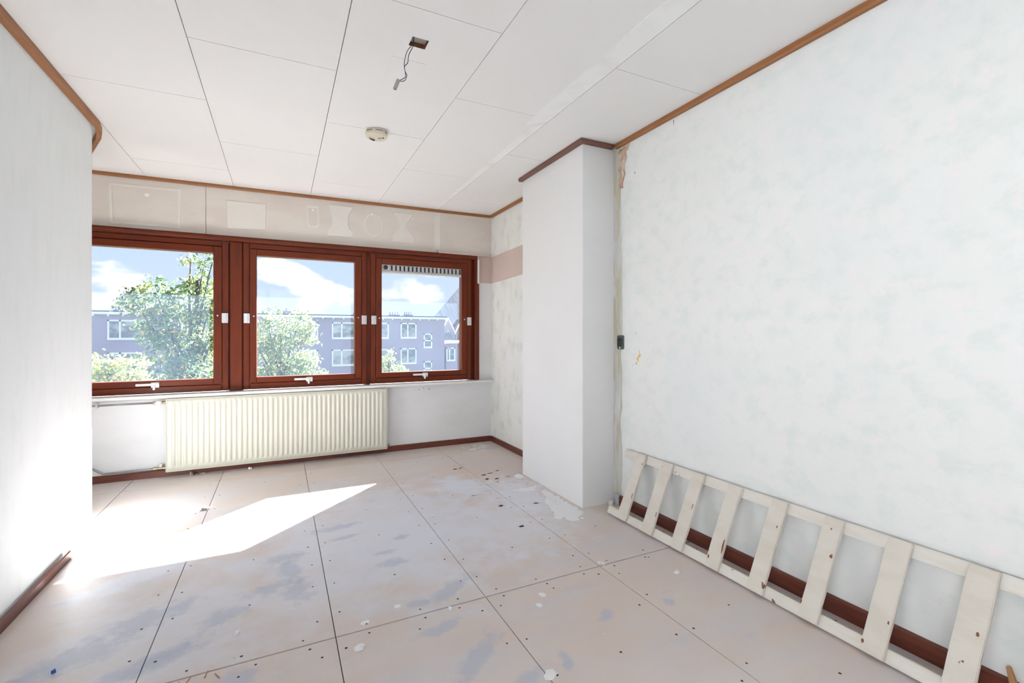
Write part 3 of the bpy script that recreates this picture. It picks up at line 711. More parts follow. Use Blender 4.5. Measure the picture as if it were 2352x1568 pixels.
# upper valve and pipe
YP = 4.600
uv = lathe('valve_body', [(0.010, -0.045), (0.013, -0.043), (0.013, -0.018), (0.009, -0.016), (0.009, 0.012), (0.012, 0.014), (0.012, 0.034), (0.008, 0.036)], (-0.862, YP, 0.604), M['brass'], rad, n=16, axis='x')
lathe('valve_knob', [(0.010, -0.012), (0.020, -0.016), (0.022, -0.034), (0.017, -0.042), (0.004, -0.042)], (-0.868, YP, 0.604), M['valve'], uv, n=24, axis='y')
lathe('valve_body', [(0.010, -0.048), (0.013, -0.046), (0.013, -0.02), (0.009, -0.018), (0.009, 0.014), (0.013, 0.016), (0.013, 0.044), (0.009, 0.046)], (-0.862, YP, 0.078), M['brass'], rad, n=16, axis='x')
lathe('valve_cap', [(0.009, 0.0), (0.012, 0.008), (0.012, 0.026), (0.006, 0.030)], (-0.858, YP, 0.086), M['valve'], rad, n=16)
lathe('bleed_valve', [(0.006, 0.0), (0.006, 0.014), (0.010, 0.015), (0.010, 0.028), (0.004, 0.030)], (X1 + .005, YF + .03, 0.085), M['brass'], rad, n=14, axis='x')
pu = tube('heating_pipe', [(-1.46, YP, 0.603), (-1.2, YP, 0.604), (-0.905, YP, 0.604)], 0.0075, M['pipe']); tag(pu, 'dark heating pipe entering the radiator at its top left', 'pipe')
box('pipe_clip', -1.262, -1.250, YP - .010, YW - .0005, 0.585, 0.622, M['metal'], pu, bevel=.001)
pl = tube('heating_pipe', smooth_path([(-1.46, YP, 0.22), (-1.36, YP, 0.175), (-1.29, YP, 0.132), (-1.225, YP, 0.086), (-1.19, YP, 0.079), (-1.0, YP, 0.078), (-0.908, YP, 0.078)], 5), 0.0075, M['pipe'])
tag(pl, 'dark heating pipe bending down to the radiator bottom left', 'pipe')

# ================================================================== ceiling things
jb = empty('junction_box', (0.5425, 2.0165, zc(.54)), 'open square junction box set into the ceiling', 'junction box')
hx0, hx1, hy0, hy1 = HOLE; zt = zc(0.54)
boxes('box_edge', [(hx0 - .004, hx0 + .0005, hy0 - .004, hy1 + .004, zt + .001, zt + .075), (hx1 - .0005, hx1 + .004, hy0 - .004, hy1 + .004, zt + .001, zt + .075),
                   (hx0, hx1, hy0 - .004, hy0 + .0005, zt + .001, zt + .075), (hx0, hx1, hy1 - .0005, hy1 + .004, zt + .001, zt + .075)], M['boxedge'], jb)
box('box_back', hx0, hx1, hy0, hy1, zt + .055, zt + .065, M['boxplate'], jb)
box('box_clip', hx0 + .018, hx0 + .03, hy0 + .02, hy0 + .05, zt + .035, zt + .055, M['dark'], jb, bevel=.002)
cw = empty('ceiling_wire', (0.512, 2.001, 2.2), 'pair of bare lamp wires hanging from the ceiling box with a small connector', 'wire')
wp = [(0.514, 1.999, 2.47), (0.512, 2.001, 2.407), (0.506, 2.003, 2.393), (0.489, 2.012, 2.367), (0.479, 2.017, 2.315), (0.483, 2.015, 2.278), (0.483, 2.015, 2.259), (0.469, 2.022, 2.248), (0.457, 2.027, 2.243)]
tube('wire', smooth_path(wp, 6), 0.0015, M['wire_blue'], cw, n=8)
wp2 = [(0.520, 1.998, 2.47), (0.516, 1.999, 2.407), (0.512, 2.001, 2.388), (0.497, 2.008, 2.355), (0.492, 2.010, 2.320), (0.481, 2.018, 2.306), (0.483, 2.016, 2.282), (0.489, 2.012, 2.266), (0.481, 2.016, 2.244), (0.466, 2.024, 2.241), (0.458, 2.028, 2.244)]
tube('wire', smooth_path(wp2, 6), 0.0015, M['wire_black'], cw, n=8)
ca, cb = Vector((0.457, 2.027, 2.246)), Vector((0.442, 2.035, 2.206))
dv = (cb - ca).normalized(); s1 = dv.orthogonal().normalized(); s2 = dv.cross(s1)
V = []
for p in (ca, cb):
    for k in range(8):
        a = math.pi / 8 + k * math.pi / 4
        V.append(tuple(p + (s1 * math.cos(a) + s2 * math.sin(a)) * 0.0085))
F = [(k, (k + 1) % 8, 8 + (k + 1) % 8, 8 + k) for k in range(8)] + [tuple(range(7, -1, -1)), tuple(range(8, 16))]
cn_ = mesh('connector', V, F, M['connector'], cw)
tube('connector_screw', [cb - dv * .001, cb + dv * .0008], 0.004, M['dark'], cn_, n=10)

DX, DY = 0.540, 3.010; zd = zc(DX)
sd = empty('smoke_detector', (DX, DY, zd - .045), 'round yellowed smoke detector on the ceiling', 'smoke detector')
lathe('mounting_plate', [(0.062, 0), (0.062, -0.010)], (DX, DY, zd - .0005), M['detector'], sd)
bd = lathe('body', [(0.058, -0.010), (0.066, -0.013), (0.067, -0.030), (0.062, -0.038), (0.050, -0.042), (0.0, -0.043)][:-1] + [(0.002, -0.043)], (DX, DY, zd), M['detector'], sd)
def arc_slot(r, a0, a1, w, parent):
    V = []; F = []; n = 12
    for k in range(n + 1):
        a = math.radians(a0 + (a1 - a0) * k / n)
        for q in (r - w, r + w):
            for z in (-0.0455, -0.041): V.append((DX + q * math.cos(a), DY + q * math.sin(a), zd + z))
    for k in range(n):
        b_ = k * 4
        F += [(b_, b_ + 2, b_ + 6, b_ + 4), (b_ + 1, b_ + 5, b_ + 7, b_ + 3), (b_, b_ + 4, b_ + 5, b_ + 1), (b_ + 2, b_ + 3, b_ + 7, b_ + 6)]
    mesh('slot', V, F, M['screw'], parent)
arc_slot(0.040, 95, 175, 0.0022, bd); arc_slot(0.028, 100, 165, 0.002, bd)
lathe('test_button', [(0.010, -0.041), (0.010, -0.0455), (0.008, -0.047)], (DX + .017, DY - .008, zd), M['boxplate'], bd, n=20)
lathe('indicator', [(0.006, -0.040), (0.006, -0.044), (0.004, -0.045)], (DX + .036, DY - .022, zd), M['slot'], bd, n=14)
for a0 in (20, 75, 130, 200, 255, 310):
    V = []; F = []
    for k in range(7):
        a = math.radians(a0 + 38 * k / 6)
        for z in (-0.0165, -0.013): V.append((DX + .0668 * math.cos(a), DY + .0668 * math.sin(a), zd + z))
        for z in (-0.0165, -0.013): V.append((DX + .060 * math.cos(a), DY + .060 * math.sin(a), zd + z))
    for k in range(6):
        b_ = k * 4
        F += [(b_, b_ + 4, b_ + 5, b_ + 1), (b_ + 2, b_ + 3, b_ + 7, b_ + 6), (b_, b_ + 2, b_ + 6, b_ + 4), (b_ + 1, b_ + 5, b_ + 7, b_ + 3)]
    mesh('side_slot', V, F, M['screw'], bd)

# wall box beside the column
wbx = empty('wall_socket_box', (XR, 2.49, 1.05), 'open grey electrical box in the right wall against the column', 'socket box')
def rrect(y0, y1, z0, z1, r, n=5):
    out = []
    for cy, cz, a in ((y1 - r, z1 - r, 0), (y0 + r, z1 - r, 90), (y0 + r, z0 + r, 180), (y1 - r, z0 + r, 270)):
        for k in range(n): t_ = math.radians(a + 90 * k / (n - 1)); out.append((cy + r * math.cos(t_), cz + r * math.sin(t_)))
    return out
prism('box_frame', rrect(2.457, 2.525, 1.048, 1.143, 0.012), 'x', XR - 0.0065, XR - 0.0008, M['boxgrey'], wbx, bevel=0.0012)
prism('box_opening', rrect(2.468, 2.520, 1.066, 1.125, 0.012), 'x', XR - 0.0075, XR - 0.006, M['dark'], wbx)
for yy, zz in ((2.478, 1.10), (2.476, 1.08), (2.490, 1.092)):
    lathe('terminal', [(0.0045, -0.0070), (0.0045, -0.0095), (0.002, -0.0098)], (XR, yy, zz), M['boxgrey'], wbx, n=10, axis='x')
prism('box_clamp', rrect(2.490, 2.499, 1.052, 1.066, 0.002), 'x', XR - 0.009, XR - 0.006, M['torn'], wbx)

# ================================================================== ladder leaning on the right wall
lad = empty('ladder', (1.90, 1.3, 0), 'white painted wooden ladder of flat slats lying sideways against the right wall', 'ladder')
LU = Vector((0.150, 0, 0.392)).normalized(); LN = Vector((-LU.z, 0, LU.x)); LO = Vector((1.876, 0, 0.010))
LW = 0.418
def lbox(name, y0, y1, u0, u1, n0, n1, m, jit=0.0, dy=0.0, parent=lad):
    V = []; ns = 6
    seg = max(1, ns)
    # a bar with slightly uneven edges
    longy = (y1 - y0) > (u1 - u0)
    for k in range(seg + 1):
        t = k / seg
        j = lambda: random.uniform(-jit, jit)
        if longy:
            y = y0 + (y1 - y0) * t
            q = [(y, u0 + j(), n0), (y, u1 + j(), n0), (y, u1 + j(), n1), (y, u0 + j(), n1)]
        else:
            u = u0 + (u1 - u0) * t; s = dy * t
            q = [(y0 + s + j(), u, n0), (y1 + s + j(), u, n0), (y1 + s + j(), u, n1), (y0 + s + j(), u, n1)]
        for y, u_, n_ in q: V.append(tuple(LO + LU * u_ + LN * n_ + Vector((0, y, 0))))
    F = [tuple(range(4)), tuple(seg * 4 + k for k in (3, 2, 1, 0))]
    for k in range(seg):
        for s in range(4): F.append((k * 4 + s, k * 4 + (s + 1) % 4, (k + 1) * 4 + (s + 1) % 4, (k + 1) * 4 + s))
    o = mesh(name, V, F, m, parent)
    bm = bmesh.new(); bm.from_mesh(o.data); bmesh.ops.recalc_face_normals(bm, faces=bm.faces)
    sharp = [e_ for e_ in bm.edges if e_.calc_face_angle(0) > 0.7]
    bmesh.ops.bevel(bm, geom=sharp, offset=0.0025, segments=2, affect='EDGES', clamp_overlap=True)
    bm.to_mesh(o.data); bm.free()
    return o
random.seed(11)
lbox('rail', 0.02, 2.418, 0.0, 0.047, -0.020, 0.0, M['ladder_rail'], 0.0008)
lbox('rail', 0.02, 2.410, LW - 0.050, LW, -0.020, 0.0, M['ladder_rail'], 0.0008)
for yb, w in ((2.269, .082), (2.053, .086), (1.828, .082), (1.602, .079), (1.372, .077), (1.141, .074), (0.917, .076), (0.690, .076), (0.462, .076), (0.235, .076)):
    lbox('slat', yb - w / 2, yb + w / 2, 0.002, LW - 0.001, 0.0003, 0.014, M['ladder'], 0.0012, dy=-0.022)
# paint chips down to the wood along slat edges
def chip_on_slat(y, u, a, bw):
    pts = [(y + a * random.uniform(.6, 1) * math.cos(t_), u + bw * random.uniform(.6, 1) * math.sin(t_)) for t_ in np.linspace(0, 2 * math.pi, 9, endpoint=False)]
    V = [tuple(LO + LU * q + LN * 0.0147 + Vector((0, p, 0))) for p, q in pts] + [tuple(LO + LU * q + LN * 0.0138 + Vector((0, p, 0))) for p, q in pts]
    n = 9; F = [tuple(range(n)), tuple(range(2 * n - 1, n - 1, -1))] + [(i, n + i, n + (i + 1) % n, (i + 1) % n) for i in range(n)]
    o = mesh('paint_chip', V, F, M['boxedge'], lad)
    bm = bmesh.new(); bm.from_mesh(o.data); bmesh.ops.recalc_face_normals(bm, faces=bm.faces); bm.to_mesh(o.data); bm.free()
for y, u, a, bw in ((1.566, .12, .005, .045), (1.628, .05, .004, .012), (0.948, .035, .006, .010), (0.66, .215, .005, .009), (1.335, .30, .003, .008), (1.79, .24, .003, .02), (2.013, .12, .003, .02), (2.231, .16, .003, .025), (1.175, .06, .003, .01), (0.884, .13, .003, .008), (2.222, .36, .003, .01)):
    chip_on_slat(y, u, a, bw)

st = mesh('wood_stake', *(lambda P: (P, [(0, 1, 2, 3), (4, 7, 6, 5), (0, 4, 5, 1), (1, 5, 6, 2), (2, 6, 7, 3), (3, 7, 4, 0)]))(
    [(2.020, .622, .114), (2.022, .612, .116), (2.030, .612, .116), (2.030, .622, .114), (1.985, .590, 0.0), (1.985, .560, 0.0), (2.005, .560, 0.0), (2.005, .590, 0.0)]), M['rawwood'])
tag(st, 'pointed piece of raw orange brown wood leaning on the baseboard behind the ladder', 'wood piece')

# ================================================================== floor marks, screws and debris
def stain(poly, m, name='floor_stain', z=0.0007, inner=0.45, parent=floor, to3=None):
    random.seed(len(poly) * 17 + int(abs(poly[0][0]) * 1000))
    P = []
    for i in range(len(poly)):
        a = Vector(poly[i]); b2 = Vector(poly[(i + 1) % len(poly)]); d = (b2 - a)
        for k in range(4):
            nn = Vector((-d.y, d.x)) * random.uniform(-0.05, 0.05) if k else Vector((0, 0))
            P.append(a + d * k / 4 + nn)
    c = sum(P, Vector((0, 0))) / len(P); n = len(P)
    ring = [c + (p - c) * inner for p in P]
    to3 = to3 or (lambda p: (p.x, p.y, z))
    V = [to3(p) for p in P] + [to3(p) for p in ring] + [to3(c)]
    F = [(i, (i + 1) % n, n + (i + 1) % n, n + i) for i in range(n)] + [(n + i, n + (i + 1) % n, 2 * n) for i in range(n)]
    return mesh(name, V, F, m, parent, attr=[0.0] * n + [0.55] * n + [0.6])
def ell(x, y, a, b, rot=0, n=10):
    r = math.radians(rot); out = []
    for k in range(n):
        t_ = 2 * math.pi * k / n; u, v = a * math.cos(t_), b * math.sin(t_)
        out.append((x + u * math.cos(r) - v * math.sin(r), y + u * math.sin(r) + v * math.cos(r)))
    return out
stain([(1.785, 3.12), (1.787, 2.82), (1.785, 2.557), (1.777, 2.452), (1.711, 2.424), (1.708, 2.367), (1.558, 2.343), (1.563, 2.424), (1.494, 2.437), (1.565, 2.636), (1.613, 2.819), (1.692, 2.932), (1.688, 3.0)], M['smear'], 'plaster_smear', inner=0.6)
stain([(1.690, 3.42), (1.772, 3.488), (1.788, 3.401), (1.773, 3.285), (1.699, 3.276), (1.665, 3.335)], M['smear'], 'plaster_smear')
stain([(1.483, 3.095), (1.606, 3.120), (1.71, 3.10), (1.785, 3.12), (1.736, 3.033), (1.636, 2.979), (1.534, 3.02)], M['smear'], 'plaster_smear')
random.seed(21)
for k in range(46):
    x, y = random.gauss(1.50, 0.16), random.uniform(2.45, 3.8)
    if x > 1.74: continue
    a = random.uniform(0.008, 0.035)
    stain(ell(x, y, a, a * random.uniform(.3, .7), random.uniform(-30, 40), 7), M['smear'], 'plaster_spot')
for x, y, a, b in ((1.033, 1.789, .022, .03), (0.983, 1.723, .02, .025), (1.349, 1.363, .045, .06), (1.793, 1.428, .05, .05), (1.443, 1.904, .02, .03), (1.391, 1.58, .05, .04), (0.441, 1.983, .022, .02), (0.301, 1.928, .028, .02), (0.256, 1.782, .024, .03), (0.808, 1.346, .04, .04), (1.10, 2.30, .06, .03), (1.30, 2.2, .05, .04)):
    if max(a, b) < .032: stain(ell(x, y, a, b, 20, 9), M['smear'], 'plaster_spot')

# screw heads, countersunk rows along the sheet edges (too small to pick apart)
V = []; F = []
random.seed(5)
spots = []
for x in fx[3:]:
    for dx in (-0.055, 0.035):
        y = 0.6
        while y < 4.4:
            spots.append((x + dx + random.uniform(-.008, .008), y + random.uniform(-.03, .03))); y += 0.24 if y < 3 else 0.3
for y in (1.885,):
    for dy in (-0.03, 0.035):
        x = -0.9
        while x < 1.9: spots.append((x + random.uniform(-.03, .03), y + dy + random.uniform(-.005, .005))); x += 0.2
for x in (-0.12, 0.496, 1.11, 1.70):
    for y in np.arange(0.9, 4.2, 0.46): spots.append((x + random.uniform(-.012, .012), y + random.uniform(-.03, .03)))
for x, y in spots:
    if x < -0.93 or x > 2.0 or (x > 1.76 and 2.5 < y < 3.45): continue
    b0 = len(V); r = random.uniform(0.0042, 0.0055)
    for k in range(8): V.append((x + r * math.cos(k * math.pi / 4), y + r * math.sin(k * math.pi / 4), 0.0006))
    V.append((x, y, 0.0012))
    for k in range(8): F.append((b0 + k, b0 + (k + 1) % 8, b0 + 8))
so = mesh('screw_heads', V, F, M['screw'], floor); so['kind'] = 'stuff'

def shard(name, x, y, r, h, m, label, cat='plaster chip', group=None, n=7, asp=1.0, rot=0.0, z0=0.0003):
    V = []
    for lv, s in ((0, 1.0), (h, 0.8)):
        for k in range(n):
            a = 2 * math.pi * k / n; rr = r * random.uniform(0.6, 1.1) * s
            u, v = rr * math.cos(a), rr * asp * math.sin(a)
            V.append((x + u * math.cos(rot) - v * math.sin(rot), y + u * math.sin(rot) + v * math.cos(rot), z0 + lv + (random.uniform(0, h * .6) if lv else 0)))
    F = [tuple(range(n - 1, -1, -1)), tuple(range(n, 2 * n))] + [(i, (i + 1) % n, n + (i + 1) % n, n + i) for i in range(n)]
    return tag(mesh(name, V, F, m), label, cat, group)
random.seed(31)
shard('plaster_chip', 1.711, 1.666, .020, .006, M['chip'], 'curved white plaster chip lying alone before the ladder', asp=.8)
shard('plaster_chip', 0.634, 1.866, .011, .006, M['chip'], 'tiny white chip beside the cross joint in the floor centre')
shard('plaster_chip', -0.151, 2.072, .012, .007, M['chip'], 'small pointed white chip on the left foreground floor')
shard('plaster_chip', 0.262, 1.79, .020, .004, M['chip'], 'flat white flake just below the long cross joint, left of centre', asp=.7)
shard('plaster_chip', 0.815, 1.352, .034, .006, M['chip'], 'broken white plaster lump at the bottom edge of the photo', asp=.7)
shard('plaster_chip', 1.44, 1.90, .012, .006, M['chip'], 'white crumb on the cross joint nearest the ladder', asp=.7)
shard('plaster_chip', 0.858, 2.862, .022, .006, M['shaving'], 'pale flat fragment in the middle of the far floor', asp=.4, rot=.3)
shard('plaster_chip', -0.452, 3.625, .024, .012, M['rubble'], 'grey brown fragment at the tip of the left sun patch', asp=.5)
shard('plaster_chip', 2.005, 2.535, .030, .016, M['shaving'], 'crumbled beige plaster at the foot of the column by the wall', asp=.7)
shard('rubble_piece', -0.650, 4.585, .018, .018, M['rubble'], 'grey rubble lump under the left end of the radiator', 'rubble')
shard('rubble_piece', -0.575, 4.580, .028, .010, M['rubble'], 'dark flat rubble piece on the floor beside the grey lump under the radiator', 'rubble', asp=.5)
shard('rubble_piece', -0.235, 4.575, .018, .010, M['shaving'], 'pale crumb under the middle of the radiator', 'rubble', asp=.6)
shard('plastic_bit', -0.690, 2.110, .007, .008, M['bluebit'], 'tiny blue plastic bit on the left foreground floor', 'plastic bit')
random.seed(41)
for k in range(22):
    x, y = random.gauss(1.76, .07), random.gauss(4.40, .08); y = min(y, 4.60); x = min(x, 2.0)
    a = random.uniform(0, math.pi); L = random.uniform(.015, .042)
    z = .0008 + .002 * random.random()
    tag(tube('wood_shaving', [(x - L * math.cos(a), y - L * math.sin(a), z), (x, y, z + .004), (x + L * math.cos(a), y + L * math.sin(a), z)], .0036, M['shaving'], n=5),
        'thin pale splinter in the scatter on the floor in the far right corner', 'splinter', 'splinters in the far corner')
for k, (x, y, a) in enumerate(((-0.275, 1.862, 1.2), (-0.225, 1.87, 1.35), (-0.19, 1.845, 2.1), (-0.30, 1.85, 1.5))):
    tag(tube('wood_shaving', [(x - .016 * math.cos(a), y - .016 * math.sin(a), .001), (x + .016 * math.cos(a), y + .016 * math.sin(a), .003)], .0014, M['rawwood'], n=5),
        'thin brown splinter near the cross joint on the left foreground floor', 'splinter', 'brown splinters left foreground')
V = []; F = []
random.seed(51)
for k in range(260):
    x, y = random.uniform(-.9, 1.85), random.uniform(1.2, 4.5)
    if random.random() < .5: x, y = random.gauss(1.3, .35), random.gauss(2.6, .7)
    if x > 1.76 or y > 4.5 or x < -.93: continue
    r = random.uniform(.0015, .005); b0 = len(V)
    for s in range(4): V.append((x + r * math.cos(s * 1.57 + r * 900), y + r * .6 * math.sin(s * 1.57 + r * 900), .0005))
    V.append((x, y, .0025)); F += [(b0, b0 + 1, b0 + 4), (b0 + 1, b0 + 2, b0 + 4), (b0 + 2, b0 + 3, b0 + 4), (b0 + 3, b0, b0 + 4)]
cr_ = mesh('plaster_crumbs', V, F, M['chip']); tag(cr_, 'fine white plaster crumbs strewn over the floor', 'crumbs', kind='stuff')

# ================================================================== outside
GZ = -7.0
gd = box('ground', -120, 140, 5.6, 200, GZ - .5, GZ, M['ground'])
tag(gd, 'grassy street level far below the windows', 'ground', kind='structure')
YBLD = 50.0; K = YBLD / 42.0
def ex(x): return x * K
def ez(z): return (z - 1.1455) * K + 1.1455
bl = empty('apartment_building', (0, YBLD, GZ), 'long dark brick apartment block with white windows across the street', 'building')
box('wall', ex(-22), ex(13.75), YBLD, YBLD + 9, GZ, ez(2.60), M['brick'], bl)
box('roof_edge', ex(-22.1), ex(13.9), YBLD - .35, YBLD + 9.2, ez(2.58), ez(2.76), M['extwhite'], bl)
box('roof_felt', ex(-22.1), ex(13.9), YBLD - .3, YBLD + 9.2, ez(2.76), ez(2.84), M['roofdark'], bl)
for k in range(44):
    x = ex(-21.5 + k * 0.82)
    box('eave_bracket', x, x + .12, YBLD - .30, YBLD + .02, ez(2.46), ez(2.58), M['extwhite'], bl)
def ext_window(x0, x1, z0, z1, split=(0.33,), transom=None, parent=bl, y=YBLD):
    x0, x1, z0, z1 = ex(x0), ex(x1), ez(z0), ez(z1); t = .13
    L_ = [(x0, x1, y - .10, y + .05, z0 - .06, z0 + t), (x0, x1, y - .06, y + .05, z1 - t, z1), (x0, x0 + t, y - .06, y + .05, z0, z1), (x1 - t, x1, y - .06, y + .05, z0, z1)]
    cuts = [x0 + (x1 - x0) * s for s in split]
    for c in cuts: L_.append((c - t / 2, c + t / 2, y - .06, y + .05, z0, z1))
    if transom: zt_ = z0 + (z1 - z0) * transom; L_.append((x0, x1, y - .06, y + .05, zt_ - t / 2, zt_ + t / 2))
    w = boxes('window', L_, M['extwhite'], parent)
    ed = [x0 + t / 2] + cuts + [x1 - t / 2]
    for a, b2 in zip(ed[:-1], ed[1:]):
        box('pane', a, b2, y - .03, y - .01, z0 + .05, z1 - .05, M['extglass'], w)
    return w
cols = [(-17.5, -15.3), (-13.4, -11.85), (-10.88, -8.75), (-6.6, -4.5), (-2.9, -.8), (.55, 2.80), (3.87, 6.25), (6.6, 8.60)]
for a, b2 in cols:
    ext_window(a, b2, .83, 2.21); ext_window(a, b2, -1.46, -.10); ext_window(a, b2, -4.0, -2.4)
for z0, z1 in ((.85, 2.22), (-1.45, -.05), (-4.0, -2.4)): ext_window(9.64, 11.08, z0, z1, (0.45,))
ext_window(11.75, 12.54, -.03, 1.26, (), .5); ext_window(11.75, 12.54, -2.6, -1.27, (), .5)
def chimney(x, w, h, pots):
    c = box('chimney', ex(x), ex(x + w), YBLD + 3, YBLD + 3.8, ez(2.7), ez(2.84 + h), M['brick'], bl)
    for k in range(pots):
        px = ex(x + w * (k + .5) / pots)
        lathe('chimney_pot', [(.09, 0), (.07, .3), (.08, .32)], (px, YBLD + 3.4, ez(2.84 + h)), M['brick'], c, n=10)
chimney(9.2, .95, .22, 4); chimney(10.6, .8, .25, 4); chimney(-11.2, .6, .2, 3); chimney(3.0, 1.0, .1, 0); chimney(6.0, .5, .3, 3); chimney(.2, .6, .35, 1)

b3 = empty('brick_annex', (ex(14.5), YBLD + .2, GZ), 'lower brick annex with flat white roof edge right of the block', 'building')
box('wall', ex(13.93), ex(19), YBLD + .2, YBLD + 7, GZ, ez(.34), M['brick'], b3)
box('roof_edge', ex(13.93), ex(19.2), YBLD - .25, YBLD + 7.2, ez(.34), ez(.52), M['extwhite'], b3)
ext_window(13.98, 14.85, -1.30, -.05, (.35,), None, b3, YBLD + .2); ext_window(15.9, 17.2, -1.30, -.05, (.4,), None, b3, YBLD + .2)

ch = empty('church', (24, 62, GZ), 'tall church with steep slate roof and pointed gables behind the annex', 'church')
CY = 62.0; q = CY / 60.0
def chx(x): return x * q
def chz(z): return (z - 1.1455) * q + 1.1455
V = [(chx(17.3), CY, chz(2.5)), (29.15, CY + 12.6, 11.7), (chx(44), CY + 12.6, 11.7), (chx(44), CY, chz(2.5)), (40.0, CY + 25, chz(2.5)), (chx(44) + 12, CY + 25, chz(2.5))]
mesh('roof', V, [(0, 3, 2, 1), (4, 1, 2, 5), (0, 1, 4), (3, 5, 2), (0, 4, 5, 3)], M['slate'], ch)
box('wall', chx(17.6), chx(44), CY + .3, CY + 4, GZ, chz(2.55), M['stone'], ch)
for gx in (19.75, 21.75, 23.75, 25.75):
    x = chx(gx); w = 1.0
    gp = prism('gable', [(x - w, GZ), (x + w, GZ), (x + w, chz(1.3)), (x, chz(3.25)), (x - w, chz(1.3))], 'y', CY - 1.2, CY + 5, M['stone'], ch)
    prism('coping', [(x - w - .1, chz(1.2)), (x, chz(3.2)), (x + w + .1, chz(1.2)), (x + w + .1, chz(1.42)), (x, chz(3.45)), (x - w - .1, chz(1.42))], 'y', CY - 1.3, CY - 1.0, M['extwhite'], gp)
    arc = [(x - .5, chz(-.6)), (x + .5, chz(-.6)), (x + .5, chz(.9)), (x + .3, chz(1.5)), (x, chz(1.85)), (x - .3, chz(1.5)), (x - .5, chz(.9))]
    prism('arched_window', arc, 'y', CY - 1.26, CY - 1.18, M['extglass'], gp)

def foliage(name, blobs, per, size, m, parent, seed, bias=0.0, drape=1.0):
    rng = np.random.RandomState(seed)
    C = []
    for x, y, z, r in blobs:
        n = int(per * r * r) + 8
        # twig clumps within the blob, leaves about each twig
        nt_ = max(4, n // 9)
        d = rng.normal(size=(nt_, 3)); d /= np.linalg.norm(d, axis=1)[:, None]
        tw_ = np.array([x, y, z]) + d * (r * rng.uniform(.25, 1.05, nt_) ** .6)[:, None] * np.array([1, 1, .9])
        idx = rng.randint(0, nt_, n)
        hue = rng.uniform(0, 1, nt_)
        C.append(np.c_[tw_[idx] + rng.normal(scale=size * 1.5, size=(n, 3)) * np.array([1, 1, .7]), np.clip(hue[idx] ** 1.6 * .75 + rng.normal(scale=.12, size=n) + bias, 0, 1)])
    C = np.concatenate(C); n = len(C)
    a = rng.normal(size=(n, 3)); a /= np.linalg.norm(a, axis=1)[:, None]
    b_ = np.cross(a, rng.normal(size=(n, 3))); b_ /= np.linalg.norm(b_, axis=1)[:, None]
    s = (size * rng.uniform(.6, 1.2, n))[:, None]
    nrm = np.cross(a, b_)
    p0 = C[:, :3] - a * s; p2 = C[:, :3] + a * s; p1 = C[:, :3] + b_ * s * .55 + nrm * s * .15; p3 = C[:, :3] - b_ * s * .55 + nrm * s * .15
    V = np.stack([p0, p1, p2, p3], 1).reshape(-1, 3)
    c0 = np.array(WL[parent.name])
    me = bpy.data.meshes.new(name)
    me.vertices.add(n * 4); me.vertices.foreach_set('co', (V - c0).ravel())
    me.loops.add(n * 4); me.loops.foreach_set('vertex_index', np.arange(n * 4, dtype=np.int32))
    me.polygons.add(n); me.polygons.foreach_set('loop_start', np.arange(0, n * 4, 4, dtype=np.int32))
    try: me.polygons.foreach_set('loop_total', np.full(n, 4, dtype=np.int32))
    except Exception: pass
    at = me.attributes.new('fall', 'FLOAT', 'POINT'); at.data.foreach_set('value', np.repeat(C[:, 3], 4).astype(np.float32))
    me.materials.append(m); me.update(); me.validate()
    o = bpy.data.objects.new(name, me); COL.objects.link(o); o.parent = parent
    o['kind'] = 'stuff'
    return o

def tree(name, label, base, blobs, per, size, m, seed, trunk_r=.16, top=None, bias=0.0):
    r = empty(name, base, label, 'tree', 'trees outside the windows')
    bx, by, bz = base; tx, ty, tz = top or (bx, by, blobs[0][2])
    tube('trunk', smooth_path([(bx, by, bz), (bx + .1, by, bz + (tz - bz) * .5), (tx, ty, tz)], 5), [trunk_r * (1 - .75 * i / 10) for i in range(11)], M['bark'], r, n=10)
    for i, (x, y, z, rr) in enumerate(blobs):
        zz = bz + (min(z, tz) - bz) * .75
        f_ = (zz - bz) / (tz - bz)
        tube('branch', smooth_path([(bx + (tx - bx) * f_, by + (ty - by) * f_, zz), ((bx + x) / 2, (by + y) / 2, (zz + z) / 2 + .1), (x, y, z)], 4), [trunk_r * .35 * (1 - .8 * k / 8) for k in range(9)], M['bark'], r, n=6)
    foliage('foliage', blobs, per, size, m, r, seed, bias)
    return r
Y1 = 15.0
tree('broadleaf_tree', 'large loose broadleaf tree filling the left window', (-2.2, Y1, GZ),
     [(-2.0, Y1, 2.45, .42), (-2.9, Y1, 2.25, .45), (-3.35, Y1, 2.0, .38), (-2.2, Y1 + .4, 1.8, .75), (-3.0, Y1, 1.3, .45), (-2.45, Y1 - .3, .8, .75), (-1.7, Y1, 1.3, .7), (-1.75, Y1 - .2, .25, .8),
      (-2.6, Y1, -.3, .75), (-1.85, Y1, 3.05, .22), (-1.6, Y1, 2.2, .5), (-1.6, Y1, -.9, 1.0), (-2.7, Y1, -1.4, 1.1), (-1.25, Y1, 1.9, .25), (-2.15, Y1, 3.2, .16), (-1.62, Y1, 3.28, .14), (-2.75, Y1, 1.75, .35), (-3.15, Y1, 0.35, .3)],
     1700, .066, M['leaf'], 1, .15, (-2.0, Y1, 2.6))
Y2 = 20.0
